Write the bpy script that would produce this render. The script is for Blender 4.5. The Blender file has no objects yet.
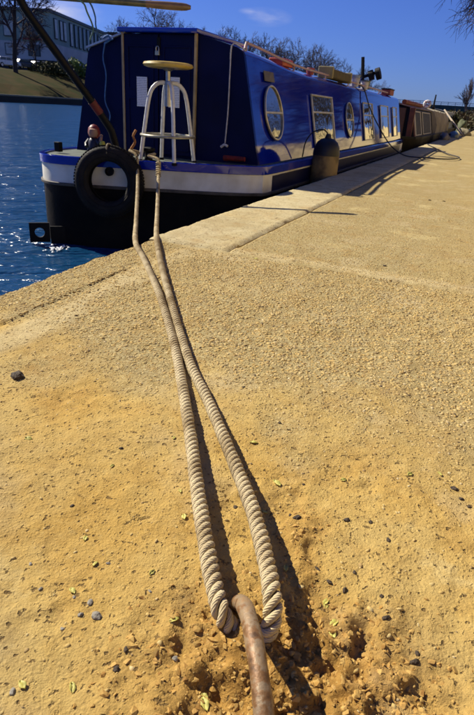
import bpy, bmesh, math, random
import numpy as np
from mathutils import Vector, Matrix
random.seed(7); rng = np.random.default_rng(11)
S = bpy.context.scene; COL = S.collection
# ------------------------------------------------------------------ camera
EYE = 0.60                                   # metres above the quay
FPX, W0, H0 = 545.0, 474.0, 715.0
def _n(v): v = np.array(v, float); return v/np.linalg.norm(v)
_VP = (490.0, 122.5); _HS = 0.066            # vanishing point of the quay, tilt of the horizon
_Y = _n([_VP[0]-W0/2, _VP[1]-H0/2, FPX])
_up = _n(np.cross(_Y, [_VP[0]-400-W0/2, _VP[1]-400*_HS-H0/2, FPX]))
if _up[1] > 0: _up = -_up
_X = np.cross(_Y, _up)
if _X[0] < 0: _X = -_X
RC = np.stack([_X, _Y, _up])
C0 = np.array([0, 0, EYE])
def _ray(p): return RC @ np.array([p[0]-W0/2, p[1]-H0/2, FPX])
def onz(px, py, z=0.0): r = _ray((px, py)); return C0 + r*(z-EYE)/r[2]
def ony(px, py, y): r = _ray((px, py)); return C0 + r*y/r[1]
def onx(px, py, x): r = _ray((px, py)); return C0 + r*x/r[0]
cd = bpy.data.cameras.new('camera'); cam = bpy.data.objects.new('camera', cd); COL.objects.link(cam)
_r, _u, _b = RC @ [1,0,0], RC @ [0,-1,0], RC @ [0,0,-1]
cam.matrix_world = Matrix(((_r[0],_u[0],_b[0],0),(_r[1],_u[1],_b[1],0),(_r[2],_u[2],_b[2],EYE),(0,0,0,1)))
cd.sensor_fit = 'VERTICAL'; cd.sensor_height = 23.6; cd.lens = FPX/H0*23.6
cd.clip_start = 0.02; cd.clip_end = 6000
cd.dof.use_dof = True; cd.dof.focus_distance = 1.15; cd.dof.aperture_fstop = 11
S.camera = cam
# ------------------------------------------------------------------ light
SUN = Vector((-1.27, 0.25, 1.09)).normalized()
EL = math.asin(SUN.z); AZ = math.atan2(SUN.x, SUN.y)
sl = bpy.data.lights.new('sun', 'SUN'); sl.energy = 5.0; sl.angle = math.radians(0.5); sl.color = (1.0, 0.92, 0.76)
so = bpy.data.objects.new('sun', sl); COL.objects.link(so); so.rotation_euler = SUN.to_track_quat('Z', 'Y').to_euler()
wd = bpy.data.worlds.new('World'); S.world = wd; wd.use_nodes = True
nt = wd.node_tree; nt.nodes.clear()
def N(t, ty, **k):
    n = t.nodes.new(ty)
    for a, b in k.items(): setattr(n, a, b)
    return n
_o = N(nt, 'ShaderNodeOutputWorld'); _bg = N(nt, 'ShaderNodeBackground'); _bg.inputs[1].default_value = 0.054
_sk = N(nt, 'ShaderNodeTexSky', sky_type='NISHITA', sun_disc=False, sun_elevation=EL, sun_rotation=AZ, air_density=1.0, dust_density=0.25, ozone_density=3.0)
_tint = N(nt, 'ShaderNodeMix', data_type='RGBA', blend_type='MULTIPLY'); _tint.inputs[0].default_value = 1
_tint.inputs[7].default_value = (0.36, 0.52, 1.20, 1)
nt.links.new(_sk.outputs[0], _tint.inputs[6])
# thin wisps of cloud, low over the far bank
_tc = N(nt, 'ShaderNodeTexCoord'); _nz = N(nt, 'ShaderNodeTexNoise'); _nz.inputs['Scale'].default_value = 9; _nz.inputs['Detail'].default_value = 7
_mp = N(nt, 'ShaderNodeMapping'); _mp.inputs['Scale'].default_value = (1, 1, 3.4)
nt.links.new(_tc.outputs['Generated'], _mp.inputs[0]); nt.links.new(_mp.outputs[0], _nz.inputs['Vector'])
acc = None
for px, py, wd_ in ((266, 17, .045), (214, 26, .03), (60, 11, .07), (250, 12, .02), (340, -60, .2), (-80, -40, .2)):
    dvec = Vector(_ray((px, py))).normalized()
    sub = N(nt, 'ShaderNodeVectorMath', operation='SUBTRACT'); nt.links.new(_tc.outputs['Generated'], sub.inputs[0]); sub.inputs[1].default_value = dvec
    sc = N(nt, 'ShaderNodeVectorMath', operation='MULTIPLY'); nt.links.new(sub.outputs[0], sc.inputs[0]); sc.inputs[1].default_value = (1, 1, 3.2)
    ln = N(nt, 'ShaderNodeVectorMath', operation='LENGTH'); nt.links.new(sc.outputs[0], ln.inputs[0])
    mr = N(nt, 'ShaderNodeMapRange'); mr.inputs[1].default_value = 0; mr.inputs[2].default_value = wd_; mr.inputs[3].default_value = 1; mr.inputs[4].default_value = 0
    nt.links.new(ln.outputs[1], mr.inputs[0])
    if acc is None: acc = mr.outputs[0]
    else:
        ad = N(nt, 'ShaderNodeMath', operation='MAXIMUM'); nt.links.new(acc, ad.inputs[0]); nt.links.new(mr.outputs[0], ad.inputs[1]); acc = ad.outputs[0]
_mm = N(nt, 'ShaderNodeMapRange'); _mm.inputs[1].default_value = .42; _mm.inputs[2].default_value = .75; nt.links.new(_nz.outputs[0], _mm.inputs[0])
_ml = N(nt, 'ShaderNodeMath', operation='MULTIPLY'); nt.links.new(acc, _ml.inputs[0]); nt.links.new(_mm.outputs[0], _ml.inputs[1])
_cm = N(nt, 'ShaderNodeMix', data_type='RGBA'); nt.links.new(_ml.outputs[0], _cm.inputs[0]); nt.links.new(_tint.outputs[2], _cm.inputs[6]); _cm.inputs[7].default_value = (9, 8.8, 10, 1)
nt.links.new(_cm.outputs[2], _bg.inputs[0]); nt.links.new(_bg.outputs[0], _o.inputs[0])
S.view_settings.view_transform = 'Standard'; S.view_settings.look = 'None'; S.view_settings.gamma = 1; S.view_settings.exposure = 0.66
# ------------------------------------------------------------------ helpers
MATS = {}
def mat(name, col, rough=.6, metal=0, var=.25, vscale=8, bump=0, bscale=60, spec=.5, coat=0, col2=None, emis=None):
    if name in MATS: return MATS[name]
    m = bpy.data.materials.new(name); m.use_nodes = True; t = m.node_tree; b = t.nodes['Principled BSDF']
    tc = N(t, 'ShaderNodeTexCoord'); nz = N(t, 'ShaderNodeTexNoise'); nz.inputs['Scale'].default_value = vscale; nz.inputs['Detail'].default_value = 6
    t.links.new(tc.outputs['Object'], nz.inputs['Vector'])
    mx = N(t, 'ShaderNodeMix', data_type='RGBA')
    c2 = col2 or tuple(c*(1-var) for c in col)
    mx.inputs[6].default_value = (*c2, 1); mx.inputs[7].default_value = (*col, 1)
    mr = N(t, 'ShaderNodeMapRange'); mr.inputs[1].default_value = .35; mr.inputs[2].default_value = .62; t.links.new(nz.outputs[0], mr.inputs[0])
    t.links.new(mr.outputs[0], mx.inputs[0]); t.links.new(mx.outputs[2], b.inputs['Base Color'])
    rr = N(t, 'ShaderNodeMapRange'); rr.inputs[3].default_value = max(rough*.8, .02); rr.inputs[4].default_value = min(rough*1.25, 1); t.links.new(nz.outputs[0], rr.inputs[0]); t.links.new(rr.outputs[0], b.inputs['Roughness'])
    b.inputs['Metallic'].default_value = metal; b.inputs['Specular IOR Level'].default_value = spec; b.inputs['Coat Weight'].default_value = coat; b.inputs['Coat Roughness'].default_value = .04
    if bump:
        n2 = N(t, 'ShaderNodeTexNoise'); n2.inputs['Scale'].default_value = bscale; n2.inputs['Detail'].default_value = 5; t.links.new(tc.outputs['Object'], n2.inputs['Vector'])
        bp = N(t, 'ShaderNodeBump'); bp.inputs['Strength'].default_value = bump; bp.inputs['Distance'].default_value = .01; t.links.new(n2.outputs[0], bp.inputs['Height']); t.links.new(bp.outputs[0], b.inputs['Normal'])
    MATS[name] = m; return m
class MB:
    def __init__(s): s.v = []; s.f = []; s.uv = None
    def add(s, vs, fs):
        k = len(s.v); s.v += [tuple(map(float, v)) for v in vs]; s.f += [tuple(i+k for i in f) for f in fs]; return s
    def box(s, c, d, M=None):
        x, y, z = d[0]/2, d[1]/2, d[2]/2
        vs = [Vector((a*x, b*y, e*z)) for e in (-1, 1) for b in (-1, 1) for a in (-1, 1)]
        if M: vs = [M @ v for v in vs]
        return s.add([v+Vector(c) for v in vs], [(0,2,3,1),(4,5,7,6),(0,1,5,4),(2,6,7,3),(0,4,6,2),(1,3,7,5)])
    def quadbox(s, p, th):       # p four corners in a plane, th thickness vector
        p = [Vector(q) for q in p]; t = Vector(th)
        return s.add(p+[q+t for q in p], [(3,2,1,0),(4,5,6,7),(0,1,5,4),(1,2,6,5),(2,3,7,6),(3,0,4,7)])
    def tube(s, path, r, n=8, cap=True, closed=False):
        P = [Vector(p) for p in path]; m = len(P); rs = r if hasattr(r, '__len__') else [r]*m
        vs = []; prev = None
        for i in range(m):
            if closed: t = (P[(i+1) % m]-P[i-1])
            else: t = P[min(i+1, m-1)]-P[max(i-1, 0)]
            t.normalize()
            if prev is None: a = t.orthogonal().normalized()
            else:
                a = prev - t*prev.dot(t)
                a = a.normalized() if a.length > 1e-6 else t.orthogonal().normalized()
            prev = a; b = t.cross(a)
            for k in range(n):
                an = 2*math.pi*k/n; vs.append(P[i]+(a*math.cos(an)+b*math.sin(an))*rs[i])
        fs = []
        for i in range(m if closed else m-1):
            j = (i+1) % m
            for k in range(n): l = (k+1) % n; fs.append((i*n+k, i*n+l, j*n+l, j*n+k))
        if cap and not closed: fs.append(tuple(reversed(range(n)))); fs.append(tuple((m-1)*n+k for k in range(n)))
        return s.add(vs, fs)
    def lathe(s, prof, c=(0,0,0), n=24, M=None, closed=False):
        m = len(prof); vs = []; fs = []
        for r, z in prof:
            for k in range(n):
                a = 2*math.pi*k/n; v = Vector((r*math.cos(a), r*math.sin(a), z)); v = M @ v if M else v; vs.append(v+Vector(c))
        for i in range(m if closed else m-1):
            j = (i+1) % m
            for k in range(n): l = (k+1) % n; fs.append((i*n+k, i*n+l, j*n+l, j*n+k))
        if not closed:
            if prof[0][0] > 1e-5: fs.append(tuple(reversed(range(n))))
            if prof[-1][0] > 1e-5: fs.append(tuple((m-1)*n+k for k in range(n)))
        return s.add(vs, fs)
    def prism(s, poly, ext):
        n = len(poly); e = Vector(ext); a = [Vector(p) for p in poly]
        return s.add(a+[p+e for p in a], [tuple(reversed(range(n))), tuple(range(n, 2*n))]+[(i, (i+1) % n, n+(i+1) % n, n+i) for i in range(n)])
    def build(s, name, m, parent=None, smooth=False, bevel=0, loc=None):
        me = bpy.data.meshes.new(name); v = s.v
        if loc is not None: v = [(a[0]-loc[0], a[1]-loc[1], a[2]-loc[2]) for a in v]
        me.from_pydata(v, [], s.f); me.update()
        bm = bmesh.new(); bm.from_mesh(me); bmesh.ops.recalc_face_normals(bm, faces=bm.faces); bm.to_mesh(me); bm.free()
        me.materials.append(m)
        if smooth: me.polygons.foreach_set('use_smooth', [True]*len(me.polygons))
        o = bpy.data.objects.new(name, me); COL.objects.link(o)
        if loc is not None: o.location = loc
        if parent is not None:
            o.parent = parent
            q = parent; off = Vector((0, 0, 0))
            while q is not None: off += Vector(q.location); q = q.parent
            o.location = Vector(o.location) - off
        if bevel:
            b = o.modifiers.new('bevel', 'BEVEL'); b.width = bevel; b.segments = 2; b.limit_method = 'ANGLE'
        if smooth:
            try: me.set_sharp_from_angle(angle=math.radians(42))
            except Exception: pass
        return o
def tag(o, label=None, cat=None, group=None, kind=None):
    if label: o['label'] = label
    if cat: o['category'] = cat
    if group: o['group'] = group
    if kind: o['kind'] = kind
    return o
def empty(name, loc, label=None, cat=None, group=None):
    o = bpy.data.objects.new(name, None); COL.objects.link(o); o.location = loc; o.empty_display_size = .1
    return tag(o, label, cat, group)
def copy_tree(o, parent=None):
    c = o.copy(); COL.objects.link(c); c.parent = parent
    for ch in list(o.children): copy_tree(ch, c)
    return c
def catmull(pts, step):
    P = [Vector(p) for p in pts]; P = [P[0]*2-P[1]]+P+[P[-1]*2-P[-2]]; out = []
    for i in range(1, len(P)-2):
        n = max(2, int((P[i+1]-P[i]).length/step))
        for k in range(n):
            t = k/n; a, b, c, d = P[i-1], P[i], P[i+1], P[i+2]
            out.append(.5*((2*b)+(c-a)*t+(2*a-5*b+4*c-d)*t*t+(3*b-a-3*c+d)*t**3))
    out.append(P[-2]); return out
# value noise in numpy
_perm = rng.random((256, 256))
def vnoise(x, y, s, sx=0):
    x = x*s+sx*17.3; y = y*s+sx*9.1; i = np.floor(x).astype(int); j = np.floor(y).astype(int); u = x-i; v = y-j
    u = u*u*(3-2*u); v = v*v*(3-2*v); g = lambda a, b: _perm[a % 256, b % 256]
    return (g(i,j)*(1-u)+g(i+1,j)*u)*(1-v)+(g(i,j+1)*(1-u)+g(i+1,j+1)*u)*v-.5
def fbm(x, y, s, o=4, sx=0):
    r = 0; a = 1
    for k in range(o): r = r+a*vnoise(x, y, s*2**k, sx+k); a *= .5
    return r
def sstep(a, b, x): t = np.clip((x-a)/(b-a), 0, 1); return t*t*(3-2*t)
EDGE = -1.37; WATER = -0.62; JY = 2.235; CIN = -0.96      # quay edge, water level, cross joint, inner line of the coping
RING = np.array([-0.125, 0.405])
# ------------------------------------------------------------------ quay ground
def zones(x, y):
    x = np.asarray(x, float); y = np.asarray(y, float)
    w = fbm(x, y, 2.2, 4, 3); w2 = fbm(x, y, 9, 3, 5)
    gravel = sstep(.82, 1.12, y + x*.10 + w*.38 + w2*.12)
    gravel = np.maximum(gravel*(1-.35*sstep(-.3, .5, x+w*.5)), .9*sstep(2.25, 2.3, y)*(.55+.5*w))
    # smeared cement over the lengthwise joint and over the cross joint
    d = np.abs(x + 1.085 + (y-1.5)*.05 + w2*.03) ; c1 = (1-sstep(.02, .075, d+w2*.05))*(1-sstep(2.15, 2.3, y))
    d2 = np.abs(y - 2.27 - .02*w2); c2 = (1-sstep(.015, .075, d2+w2*.05))*sstep(-1.3, -1.0, x)*(1-sstep(-.2, .7, x+w*.5))
    d3 = np.abs((y-2.235)+.35*(x+1.08)+.03*w); c3 = (1-sstep(.02, .1, d3))*(1-sstep(-.9, -.7, x))
    cement = np.clip(np.maximum(c1*.6, np.maximum(c2*.6, c3*.5)), 0, 1)
    r = np.hypot(x-RING[0]-.06, (y-RING[1]+.01)*1.05)
    clod = (1-sstep(.07, .27, r+w2*.05))
    lx = x-np.interp(y, [.4, .6, .85, 1.2], [-.10, -.13, -.26, -.5]); clod = np.maximum(clod, .7*(1-sstep(.01, .06, np.abs(lx-.03)+w2*.04))*(1-sstep(.6, .8, y)))
    return gravel*(1-cement)*(1-clod), cement, clod
def gh(x, y):
    x = np.asarray(x, float); y = np.asarray(y, float); g, c, k = zones(x, y)
    near = 1-sstep(1.6, 4, y)
    z = .010*fbm(x, y, 1.7, 3, 1) + .0045*fbm(x, y, 9, 3, 2)*near + .0030*fbm(x, y, 38, 3, 4)*near
    foot = np.maximum(0, fbm(x, y, 6, 3, 8)-.12)*(1-g)*(1-c)*near; z -= .012*foot*(1+2*fbm(x, y, 45, 2, 9))
    z += k*(.030*fbm(x, y, 13, 3, 6)+.034*(.22-np.abs(fbm(x, y, 20, 5, 7)))-.004+.010*fbm(x, y, 70, 2, 17))
    r = np.hypot(x-RING[0]-.03, y-RING[1]); z -= .006*(1-sstep(.0, .12, r)); z += .016*np.exp(-((x+.148)**2+(y-.452)**2)/.045**2)
    z += c*.004 - .0025*g
    # joint cracks
    cr = np.exp(-((y-2.205-.012*fbm(x, y, 6, 3, 12))/.006)**2)*sstep(-.3, -.1, fbm(x, y, 3, 2, 13)+.15)*(x > -1.2); z -= .006*cr
    cr = np.exp(-((x+1.165-.012*fbm(x, y, 6, 3, 14))/.006)**2)*(y < 2.2)*sstep(.0, .2, fbm(x, y, 4, 2, 15)+.1); z -= .012*cr
    z = z*(1-.6*sstep(3, 12, y))
    inc = (y > JY) & (x < CIN+.004); z = np.where(inc, -.16, z)     # bed under the coping stones
    e = sstep(EDGE+.03, EDGE, x); return z - .012*e*(1+2*fbm(x, y, 12, 3, 16))
def seq(a, b, s0, g, smax):
    o = [a]; s = s0
    while o[-1] < b: o.append(o[-1]+s); s = min(s*g, smax)
    return o
xs = sorted(set([round(v, 5) for v in (list(np.arange(EDGE, -.75, .011))+list(np.arange(-.75, .3, .0045))+seq(.3, 2.2, .006, 1.03, .05)+seq(2.25, 260, .1, 1.25, 40))]+[CIN, CIN+.008]))
ys = sorted(set([-60, -20, -6, -2, -.6, -.1, .05]+[round(v, 5) for v in (list(np.arange(.14, .95, .0045))+seq(.955, JY-.004, .005, 1.008, .012)+[JY-.004, JY+.004]+seq(JY+.02, 8, .013, 1.03, .12)+seq(8.1, 900, .15, 1.15, 80))]))
XX, YY = np.meshgrid(np.array(xs), np.array(ys)); ZZ = gh(XX, YY)
nx, ny = len(xs), len(ys)
V = np.stack([XX, YY, ZZ], -1).reshape(-1, 3)
idx = np.arange(nx*ny).reshape(ny, nx); F = np.stack([idx[:-1,:-1], idx[:-1,1:], idx[1:,1:], idx[1:,:-1]], -1).reshape(-1, 4)
# the wall face of the quay under its edge
wl = []; base = len(V); wv = []
for zz in (-.05, -.3, -1.6): wv.append(np.stack([np.full(ny, EDGE-.006+.0*zz)+.012*fbm(np.array(ys)*1.0, np.array(ys)*0+zz, 8, 3, 20), np.array(ys), np.full(ny, zz)], -1))
V2 = np.concatenate([V]+wv); rows = [idx[:,0]]+[base+k*ny+np.arange(ny) for k in range(3)]
F2 = [F]+[np.stack([rows[k][1:], rows[k][:-1], rows[k+1][:-1], rows[k+1][1:]], -1) for k in range(3)]
F2 = np.concatenate(F2)
def fastmesh(name, V, F):
    me = bpy.data.meshes.new(name); n = F.shape[1]; me.vertices.add(len(V)); me.vertices.foreach_set('co', V.astype(np.float32).ravel())
    me.loops.add(F.size); me.loops.foreach_set('vertex_index', F.astype(np.int32).ravel())
    me.polygons.add(len(F)); me.polygons.foreach_set('loop_start', np.arange(0, F.size, n, dtype=np.int32)); me.polygons.foreach_set('loop_total', np.full(len(F), n, np.int32))
    me.polygons.foreach_set('use_smooth', np.ones(len(F), bool)); me.update(calc_edges=True); me.validate(); return me
gm = fastmesh('quay', V2, F2)
g, c, k = zones(V2[:,0], V2[:,1])
for nm, a in (('gravel', g), ('cement', c), ('clod', k)):
    at = gm.attributes.new(nm, 'FLOAT', 'POINT'); at.data.foreach_set('value', a.astype(np.float32))
def ground_mat():
    m = bpy.data.materials.new('sandy quay'); m.use_nodes = True; t = m.node_tree; b = t.nodes['Principled BSDF']; L = t.links.new
    tc = N(t, 'ShaderNodeTexCoord')
    def noise(s, d=6, r=.6):
        n = N(t, 'ShaderNodeTexNoise'); n.inputs['Scale'].default_value = s; n.inputs['Detail'].default_value = d; n.inputs['Roughness'].default_value = r; L(tc.outputs['Object'], n.inputs['Vector']); return n.outputs[0]
    def ramp(src, lo, hi, a=0, bb=1):
        n = N(t, 'ShaderNodeMapRange'); n.inputs[1].default_value = lo; n.inputs[2].default_value = hi; n.inputs[3].default_value = a; n.inputs[4].default_value = bb; L(src, n.inputs[0]); return n.outputs[0]
    def mix(fac, a, bb, mode='MIX'):
        n = N(t, 'ShaderNodeMix', data_type='RGBA', blend_type=mode)
        for sock, val in ((0, fac), (6, a), (7, bb)):
            if isinstance(val, bpy.types.NodeSocket): L(val, n.inputs[sock])
            else: n.inputs[sock].default_value = val if sock == 0 else (*val, 1)
        return n.outputs[2]
    def attr(nm): n = N(t, 'ShaderNodeAttribute', attribute_name=nm); return n.outputs['Fac']
    n1, n2, n3, n4 = noise(2.6), noise(14), noise(90), noise(420, 4)
    dirt = mix(ramp(n1, .38, .62), (.45, .285, .075), (.53, .375, .125))
    dirt = mix(ramp(n2, .45, .75, 0, .6), dirt, (.37, .215, .05))
    dirt = mix(ramp(n3, .52, .75, 0, .5), dirt, (.56, .40, .14))
    grv = mix(ramp(n2, .35, .65), (.41, .325, .14), (.49, .405, .20))
    vo = N(t, 'ShaderNodeTexVoronoi'); vo.inputs['Scale'].default_value = 95; L(tc.outputs['Object'], vo.inputs['Vector'])
    grv = mix(ramp(vo.outputs['Distance'], .15, .6, 0, .6), grv, (.25, .17, .06))
    grv = mix(ramp(n3, .55, .7, 0, .4), grv, (.38, .30, .16))
    cem = mix(ramp(n2, .35, .65), (.48, .395, .21), (.56, .475, .27))
    far = mix(ramp(n1, .4, .6), (.56, .41, .18), (.60, .46, .23))
    col = mix(attr('gravel'), dirt, grv)
    col = mix(attr('cement'), col, cem)
    cl = mix(ramp(n3, .35, .65), (.24, .12, .025), (.38, .21, .05))
    col = mix(ramp(attr('clod'), 0, 1, 0, .9), col, cl)
    gp = noise(3.4, 5, .6); col = mix(ramp(gp, .54, .68, 0, .5), col, (.50, .40, .22))
    bs = noise(7.5, 6, .65); col = mix(ramp(bs, .54, .70, 0, .5), col, (.36, .20, .05))
    # dark damp stains, and small pits with their shade painted in as specks
    st = noise(5.5, 8, .65); col = mix(ramp(st, .57, .70, 0, .5), col, (.28, .19, .085)); st3 = noise(1.3, 6, .65); col = mix(ramp(st3, .50, .64, 0, .5), col, (.33, .24, .10)); st4 = noise(2.1, 7, .7); col = mix(ramp(st4, .57, .63, 0, .4), col, (.60, .48, .22)); st5 = noise(18, 6, .7); col = mix(ramp(st5, .60, .66, 0, .55), col, (.24, .15, .05))
    speck = noise(110, 2, .5); col = mix(ramp(speck, .635, .68, 0, .8), col, (.13, .08, .03)); speck2 = noise(34, 5, .6); col = mix(ramp(speck2, .69, .73, 0, .8), col, (.12, .07, .025))
    # wall below the edge is dark weedy concrete
    sp = N(t, 'ShaderNodeSeparateXYZ'); L(tc.outputs['Object'], sp.inputs[0]); col = mix(ramp(sp.outputs[2], -.10, -.04, .85, 0), col, (.07, .065, .045))
    L(col, b.inputs['Base Color']); b.inputs['Roughness'].default_value = .95; b.inputs['Specular IOR Level'].default_value = .15
    hsum = None
    v3 = N(t, 'ShaderNodeTexVoronoi'); v3.inputs['Scale'].default_value = 150; L(tc.outputs['Object'], v3.inputs['Vector'])
    for src, wgt in ((noise(55, 8, .7), .9), (n4, .35), (ramp(v3.outputs['Distance'], 0, .5, 1, 0), .22), (ramp(speck, .60, .72, 1, 0), .6), (ramp(speck2, .62, .74, 1, 0), .9)):
        q = N(t, 'ShaderNodeMath', operation='MULTIPLY'); L(src, q.inputs[0]); q.inputs[1].default_value = wgt
        if hsum is None: hsum = q.outputs[0]
        else: q2 = N(t, 'ShaderNodeMath', operation='ADD'); L(hsum, q2.inputs[0]); L(q.outputs[0], q2.inputs[1]); hsum = q2.outputs[0]
    bp = N(t, 'ShaderNodeBump'); bp.inputs['Strength'].default_value = .85; bp.inputs['Distance'].default_value = .006; L(hsum, bp.inputs['Height']); L(bp.outputs[0], b.inputs['Normal'])
    return m
GM = ground_mat(); gm.materials.append(GM)
quay = bpy.data.objects.new('quay', gm); COL.objects.link(quay); tag(quay, 'sandy gravel quay with worn concrete edge beside the river', 'quay', kind='structure')
# coping stones along the edge beyond the cross joint
cop = mat('coping concrete', (.55, .46, .24), .95, vscale=3.5, bump=.8, bscale=190, spec=.2, col2=(.47, .36, .17))
y = JY+.006
def slab(y0, L_, k):
    st_ = .016 if k < 2 else (.04 if k < 4 else .2)
    u = np.linspace(EDGE-.006, CIN-.004, max(6, int((CIN-EDGE)/st_))); v = np.linspace(y0, y0+L_-.012, int(L_/st_)); A, B = np.meshgrid(u, v); ku, kv = len(u), len(v)
    ed = np.minimum(np.minimum(A-u[0], u[-1]-A), np.minimum(B-v[0], v[-1]-B))
    Zs = .008+.0035*fbm(A, B, 3, 4, 50+k)+.002*fbm(A, B, 22, 3, 51) - .012*(1-sstep(0, .016, ed+.018*fbm(A, B, 16, 3, 52)))
    Zs -= .006*np.exp(-((A-(u[0]+.17)-.10*fbm(A*.3, B, 2.4, 4, 53+k)-.14*(B-v[0]-.5))/.004)**2)*sstep(-.1, .1, fbm(A, B, 2.2, 2, 54))
    A = A+.006*fbm(A, B, 14, 3, 55)*(ed < .01); Vs = np.stack([A, B, Zs], -1).reshape(-1, 3); I = np.arange(ku*kv).reshape(kv, ku)
    Fs = [np.stack([I[:-1,:-1], I[:-1,1:], I[1:,1:], I[1:,:-1]], -1).reshape(-1, 4)]
    rim = np.concatenate([I[0,:], I[1:,-1], I[-1,-2::-1], I[-2:0:-1,0]]); lo = Vs[rim].copy(); lo[:,2] = -.15; nb = len(Vs); m_ = len(rim); j = np.arange(m_)
    Fs.append(np.stack([rim, nb+j, nb+(j+1) % m_, rim[(j+1) % m_]], -1)); Vs = np.concatenate([Vs, lo])
    me = fastmesh('coping_stone', Vs, np.concatenate(Fs)); me.set_sharp_from_angle(angle=math.radians(50)); n_ = len(Vs)
    for nm, val in (('gravel', np.clip(.35+1.1*fbm(Vs[:,0], Vs[:,1], 4, 4, 60), 0, 1)), ('cement', np.clip(1.05+.6*fbm(Vs[:,0], Vs[:,1], 2.5, 4, 61), 0, 1)), ('clod', np.zeros(n_))):
        at = me.attributes.new(nm, 'FLOAT', 'POINT'); at.data.foreach_set('value', val.astype(np.float32))
    me.materials.append(GM); o = bpy.data.objects.new('coping_stone', me); COL.objects.link(o); o.parent = quay
for k_, L_ in enumerate((2.62, 2.55, 2.6, 2.7, 2.6, 2.6, 2.6, 2.6, 2.6, 2.6)):
    slab(y, L_, k_); y += L_
# ------------------------------------------------------------------ gravel pressed into the quay
ico = bmesh.new(); bmesh.ops.create_icosphere(ico, subdivisions=1, radius=1); ico.verts.ensure_lookup_table()
IV = np.array([v.co for v in ico.verts]); IF = np.array([[v.index for v in f.verts] for f in ico.faces]); ico.free()
b12 = bmesh.new(); bmesh.ops.create_icosphere(b12, subdivisions=0 or 1, radius=1); b12.free()
phi = (1+5**.5)/2
JV = np.array([(-1,phi,0),(1,phi,0),(-1,-phi,0),(1,-phi,0),(0,-1,phi),(0,1,phi),(0,-1,-phi),(0,1,-phi),(phi,0,-1),(phi,0,1),(-phi,0,-1),(-phi,0,1)])/math.sqrt(1+phi*phi)
JF = np.array([(0,11,5),(0,5,1),(0,1,7),(0,7,10),(0,10,11),(1,5,9),(5,11,4),(11,10,2),(10,7,6),(7,1,8),(3,9,4),(3,4,2),(3,2,6),(3,6,8),(3,8,9),(4,9,5),(2,4,11),(6,2,10),(8,6,7),(9,8,1)])
def pebbles(name, P, size, sink, m, label, flat=.6, jt=.3, smooth=True):
    n = len(P); a = rng.random(n)*2*np.pi; sx = size*rng.uniform(.8, 1.5, n); sy = size*rng.uniform(.6, 1.1, n); sz = size*flat*rng.uniform(.6, 1.1, n)
    jit = 1+jt*2*(rng.random((n, 12, 1))-.5); v = JV[None]*jit
    v = v*np.stack([sx, sy, sz], -1)[:,None,:]; ca, sa = np.cos(a)[:,None], np.sin(a)[:,None]
    v = np.stack([v[...,0]*ca-v[...,1]*sa, v[...,0]*sa+v[...,1]*ca, v[...,2]], -1)
    zc = gh(P[:,0], P[:,1]) + sz*(1-2*sink)
    inc = (P[:,1] > JY) & (P[:,0] < CIN+.01); keep = ~inc; v = v+np.stack([P[:,0], P[:,1], zc], -1)[:,None,:]; v = v[keep]; n = len(v)
    f = (JF[None]+12*np.arange(n)[:,None,None]).reshape(-1, 3); me = fastmesh(name, v.reshape(-1, 3), f)
    if not smooth: me.polygons.foreach_set('use_smooth', np.zeros(len(f), bool))
    at = me.attributes.new('tone', 'FLOAT', 'POINT'); at.data.foreach_set('value', np.repeat(rng.random(n), 12).astype(np.float32))
    me.materials.append(m); o = bpy.data.objects.new(name, me); COL.objects.link(o); tag(o, label, 'gravel', kind='stuff'); return o
def pebble_mat(name, stops):
    m = bpy.data.materials.new(name); m.use_nodes = True; t = m.node_tree; b = t.nodes['Principled BSDF']
    a = N(t, 'ShaderNodeAttribute', attribute_name='tone'); r = N(t, 'ShaderNodeValToRGB'); e = r.color_ramp.elements
    while len(e) < len(stops): e.new(.5)
    for el, (p, c) in zip(e, stops): el.position = p; el.color = (*c, 1)
    t.links.new(a.outputs['Fac'], r.inputs[0])
    tc = N(t, 'ShaderNodeTexCoord'); nz = N(t, 'ShaderNodeTexNoise'); nz.inputs['Scale'].default_value = 120; t.links.new(tc.outputs['Object'], nz.inputs['Vector'])
    mx = N(t, 'ShaderNodeMix', data_type='RGBA'); t.links.new(r.outputs[0], mx.inputs[6]); mx.inputs[7].default_value = (.46, .30, .09, 1)
    mr = N(t, 'ShaderNodeMapRange'); mr.inputs[1].default_value = .4; mr.inputs[2].default_value = .6; mr.inputs[4].default_value = .8; t.links.new(nz.outputs[0], mr.inputs[0]); t.links.new(mr.outputs[0], mx.inputs[0])
    t.links.new(mx.outputs[2], b.inputs['Base Color']); b.inputs['Roughness'].default_value = .9; b.inputs['Specular IOR Level'].default_value = .2
    bp = N(t, 'ShaderNodeBump'); bp.inputs['Strength'].default_value = .4; bp.inputs['Distance'].default_value = .003; t.links.new(nz.outputs[0], bp.inputs['Height']); t.links.new(bp.outputs[0], b.inputs['Normal'])
    return m
PM = pebble_mat('pebble tones', [(0, (.30, .20, .09)), (.25, (.42, .31, .12)), (.7, (.49, .38, .17)), (.82, (.56, .46, .26)), (.86, (.26, .19, .10)), (1, (.07, .05, .035))])
def scatter(n, x0, x1, y0, y1, fn, pw=1.0):
    P = np.stack([rng.uniform(x0, x1, n), y0+(y1-y0)*rng.random(n)**pw], -1); return P[rng.random(n) < fn(P[:,0], P[:,1])]
gz = lambda x, y: np.clip(zones(x, y)[0]*1.1, 0, 1)
P = scatter(50000, EDGE+.01, .35, .75, 2.21, gz); pebbles('gravel', P, (.0020+.0044*rng.random(len(P))**1.7)*(.55+.45*sstep(.85, 1.35, P[:,1])), .67, PM, 'rounded pebbles set in the worn concrete of the quay')
P = scatter(26000, EDGE+.01, 1.2, 2.25, 5.0, lambda x, y: .35+.65*gz(x, y), 1.4); pebbles('gravel', P, rng.uniform(.0022, .005, len(P)), .66, PM, 'fine gravel on the quay beyond the cross joint')
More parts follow.
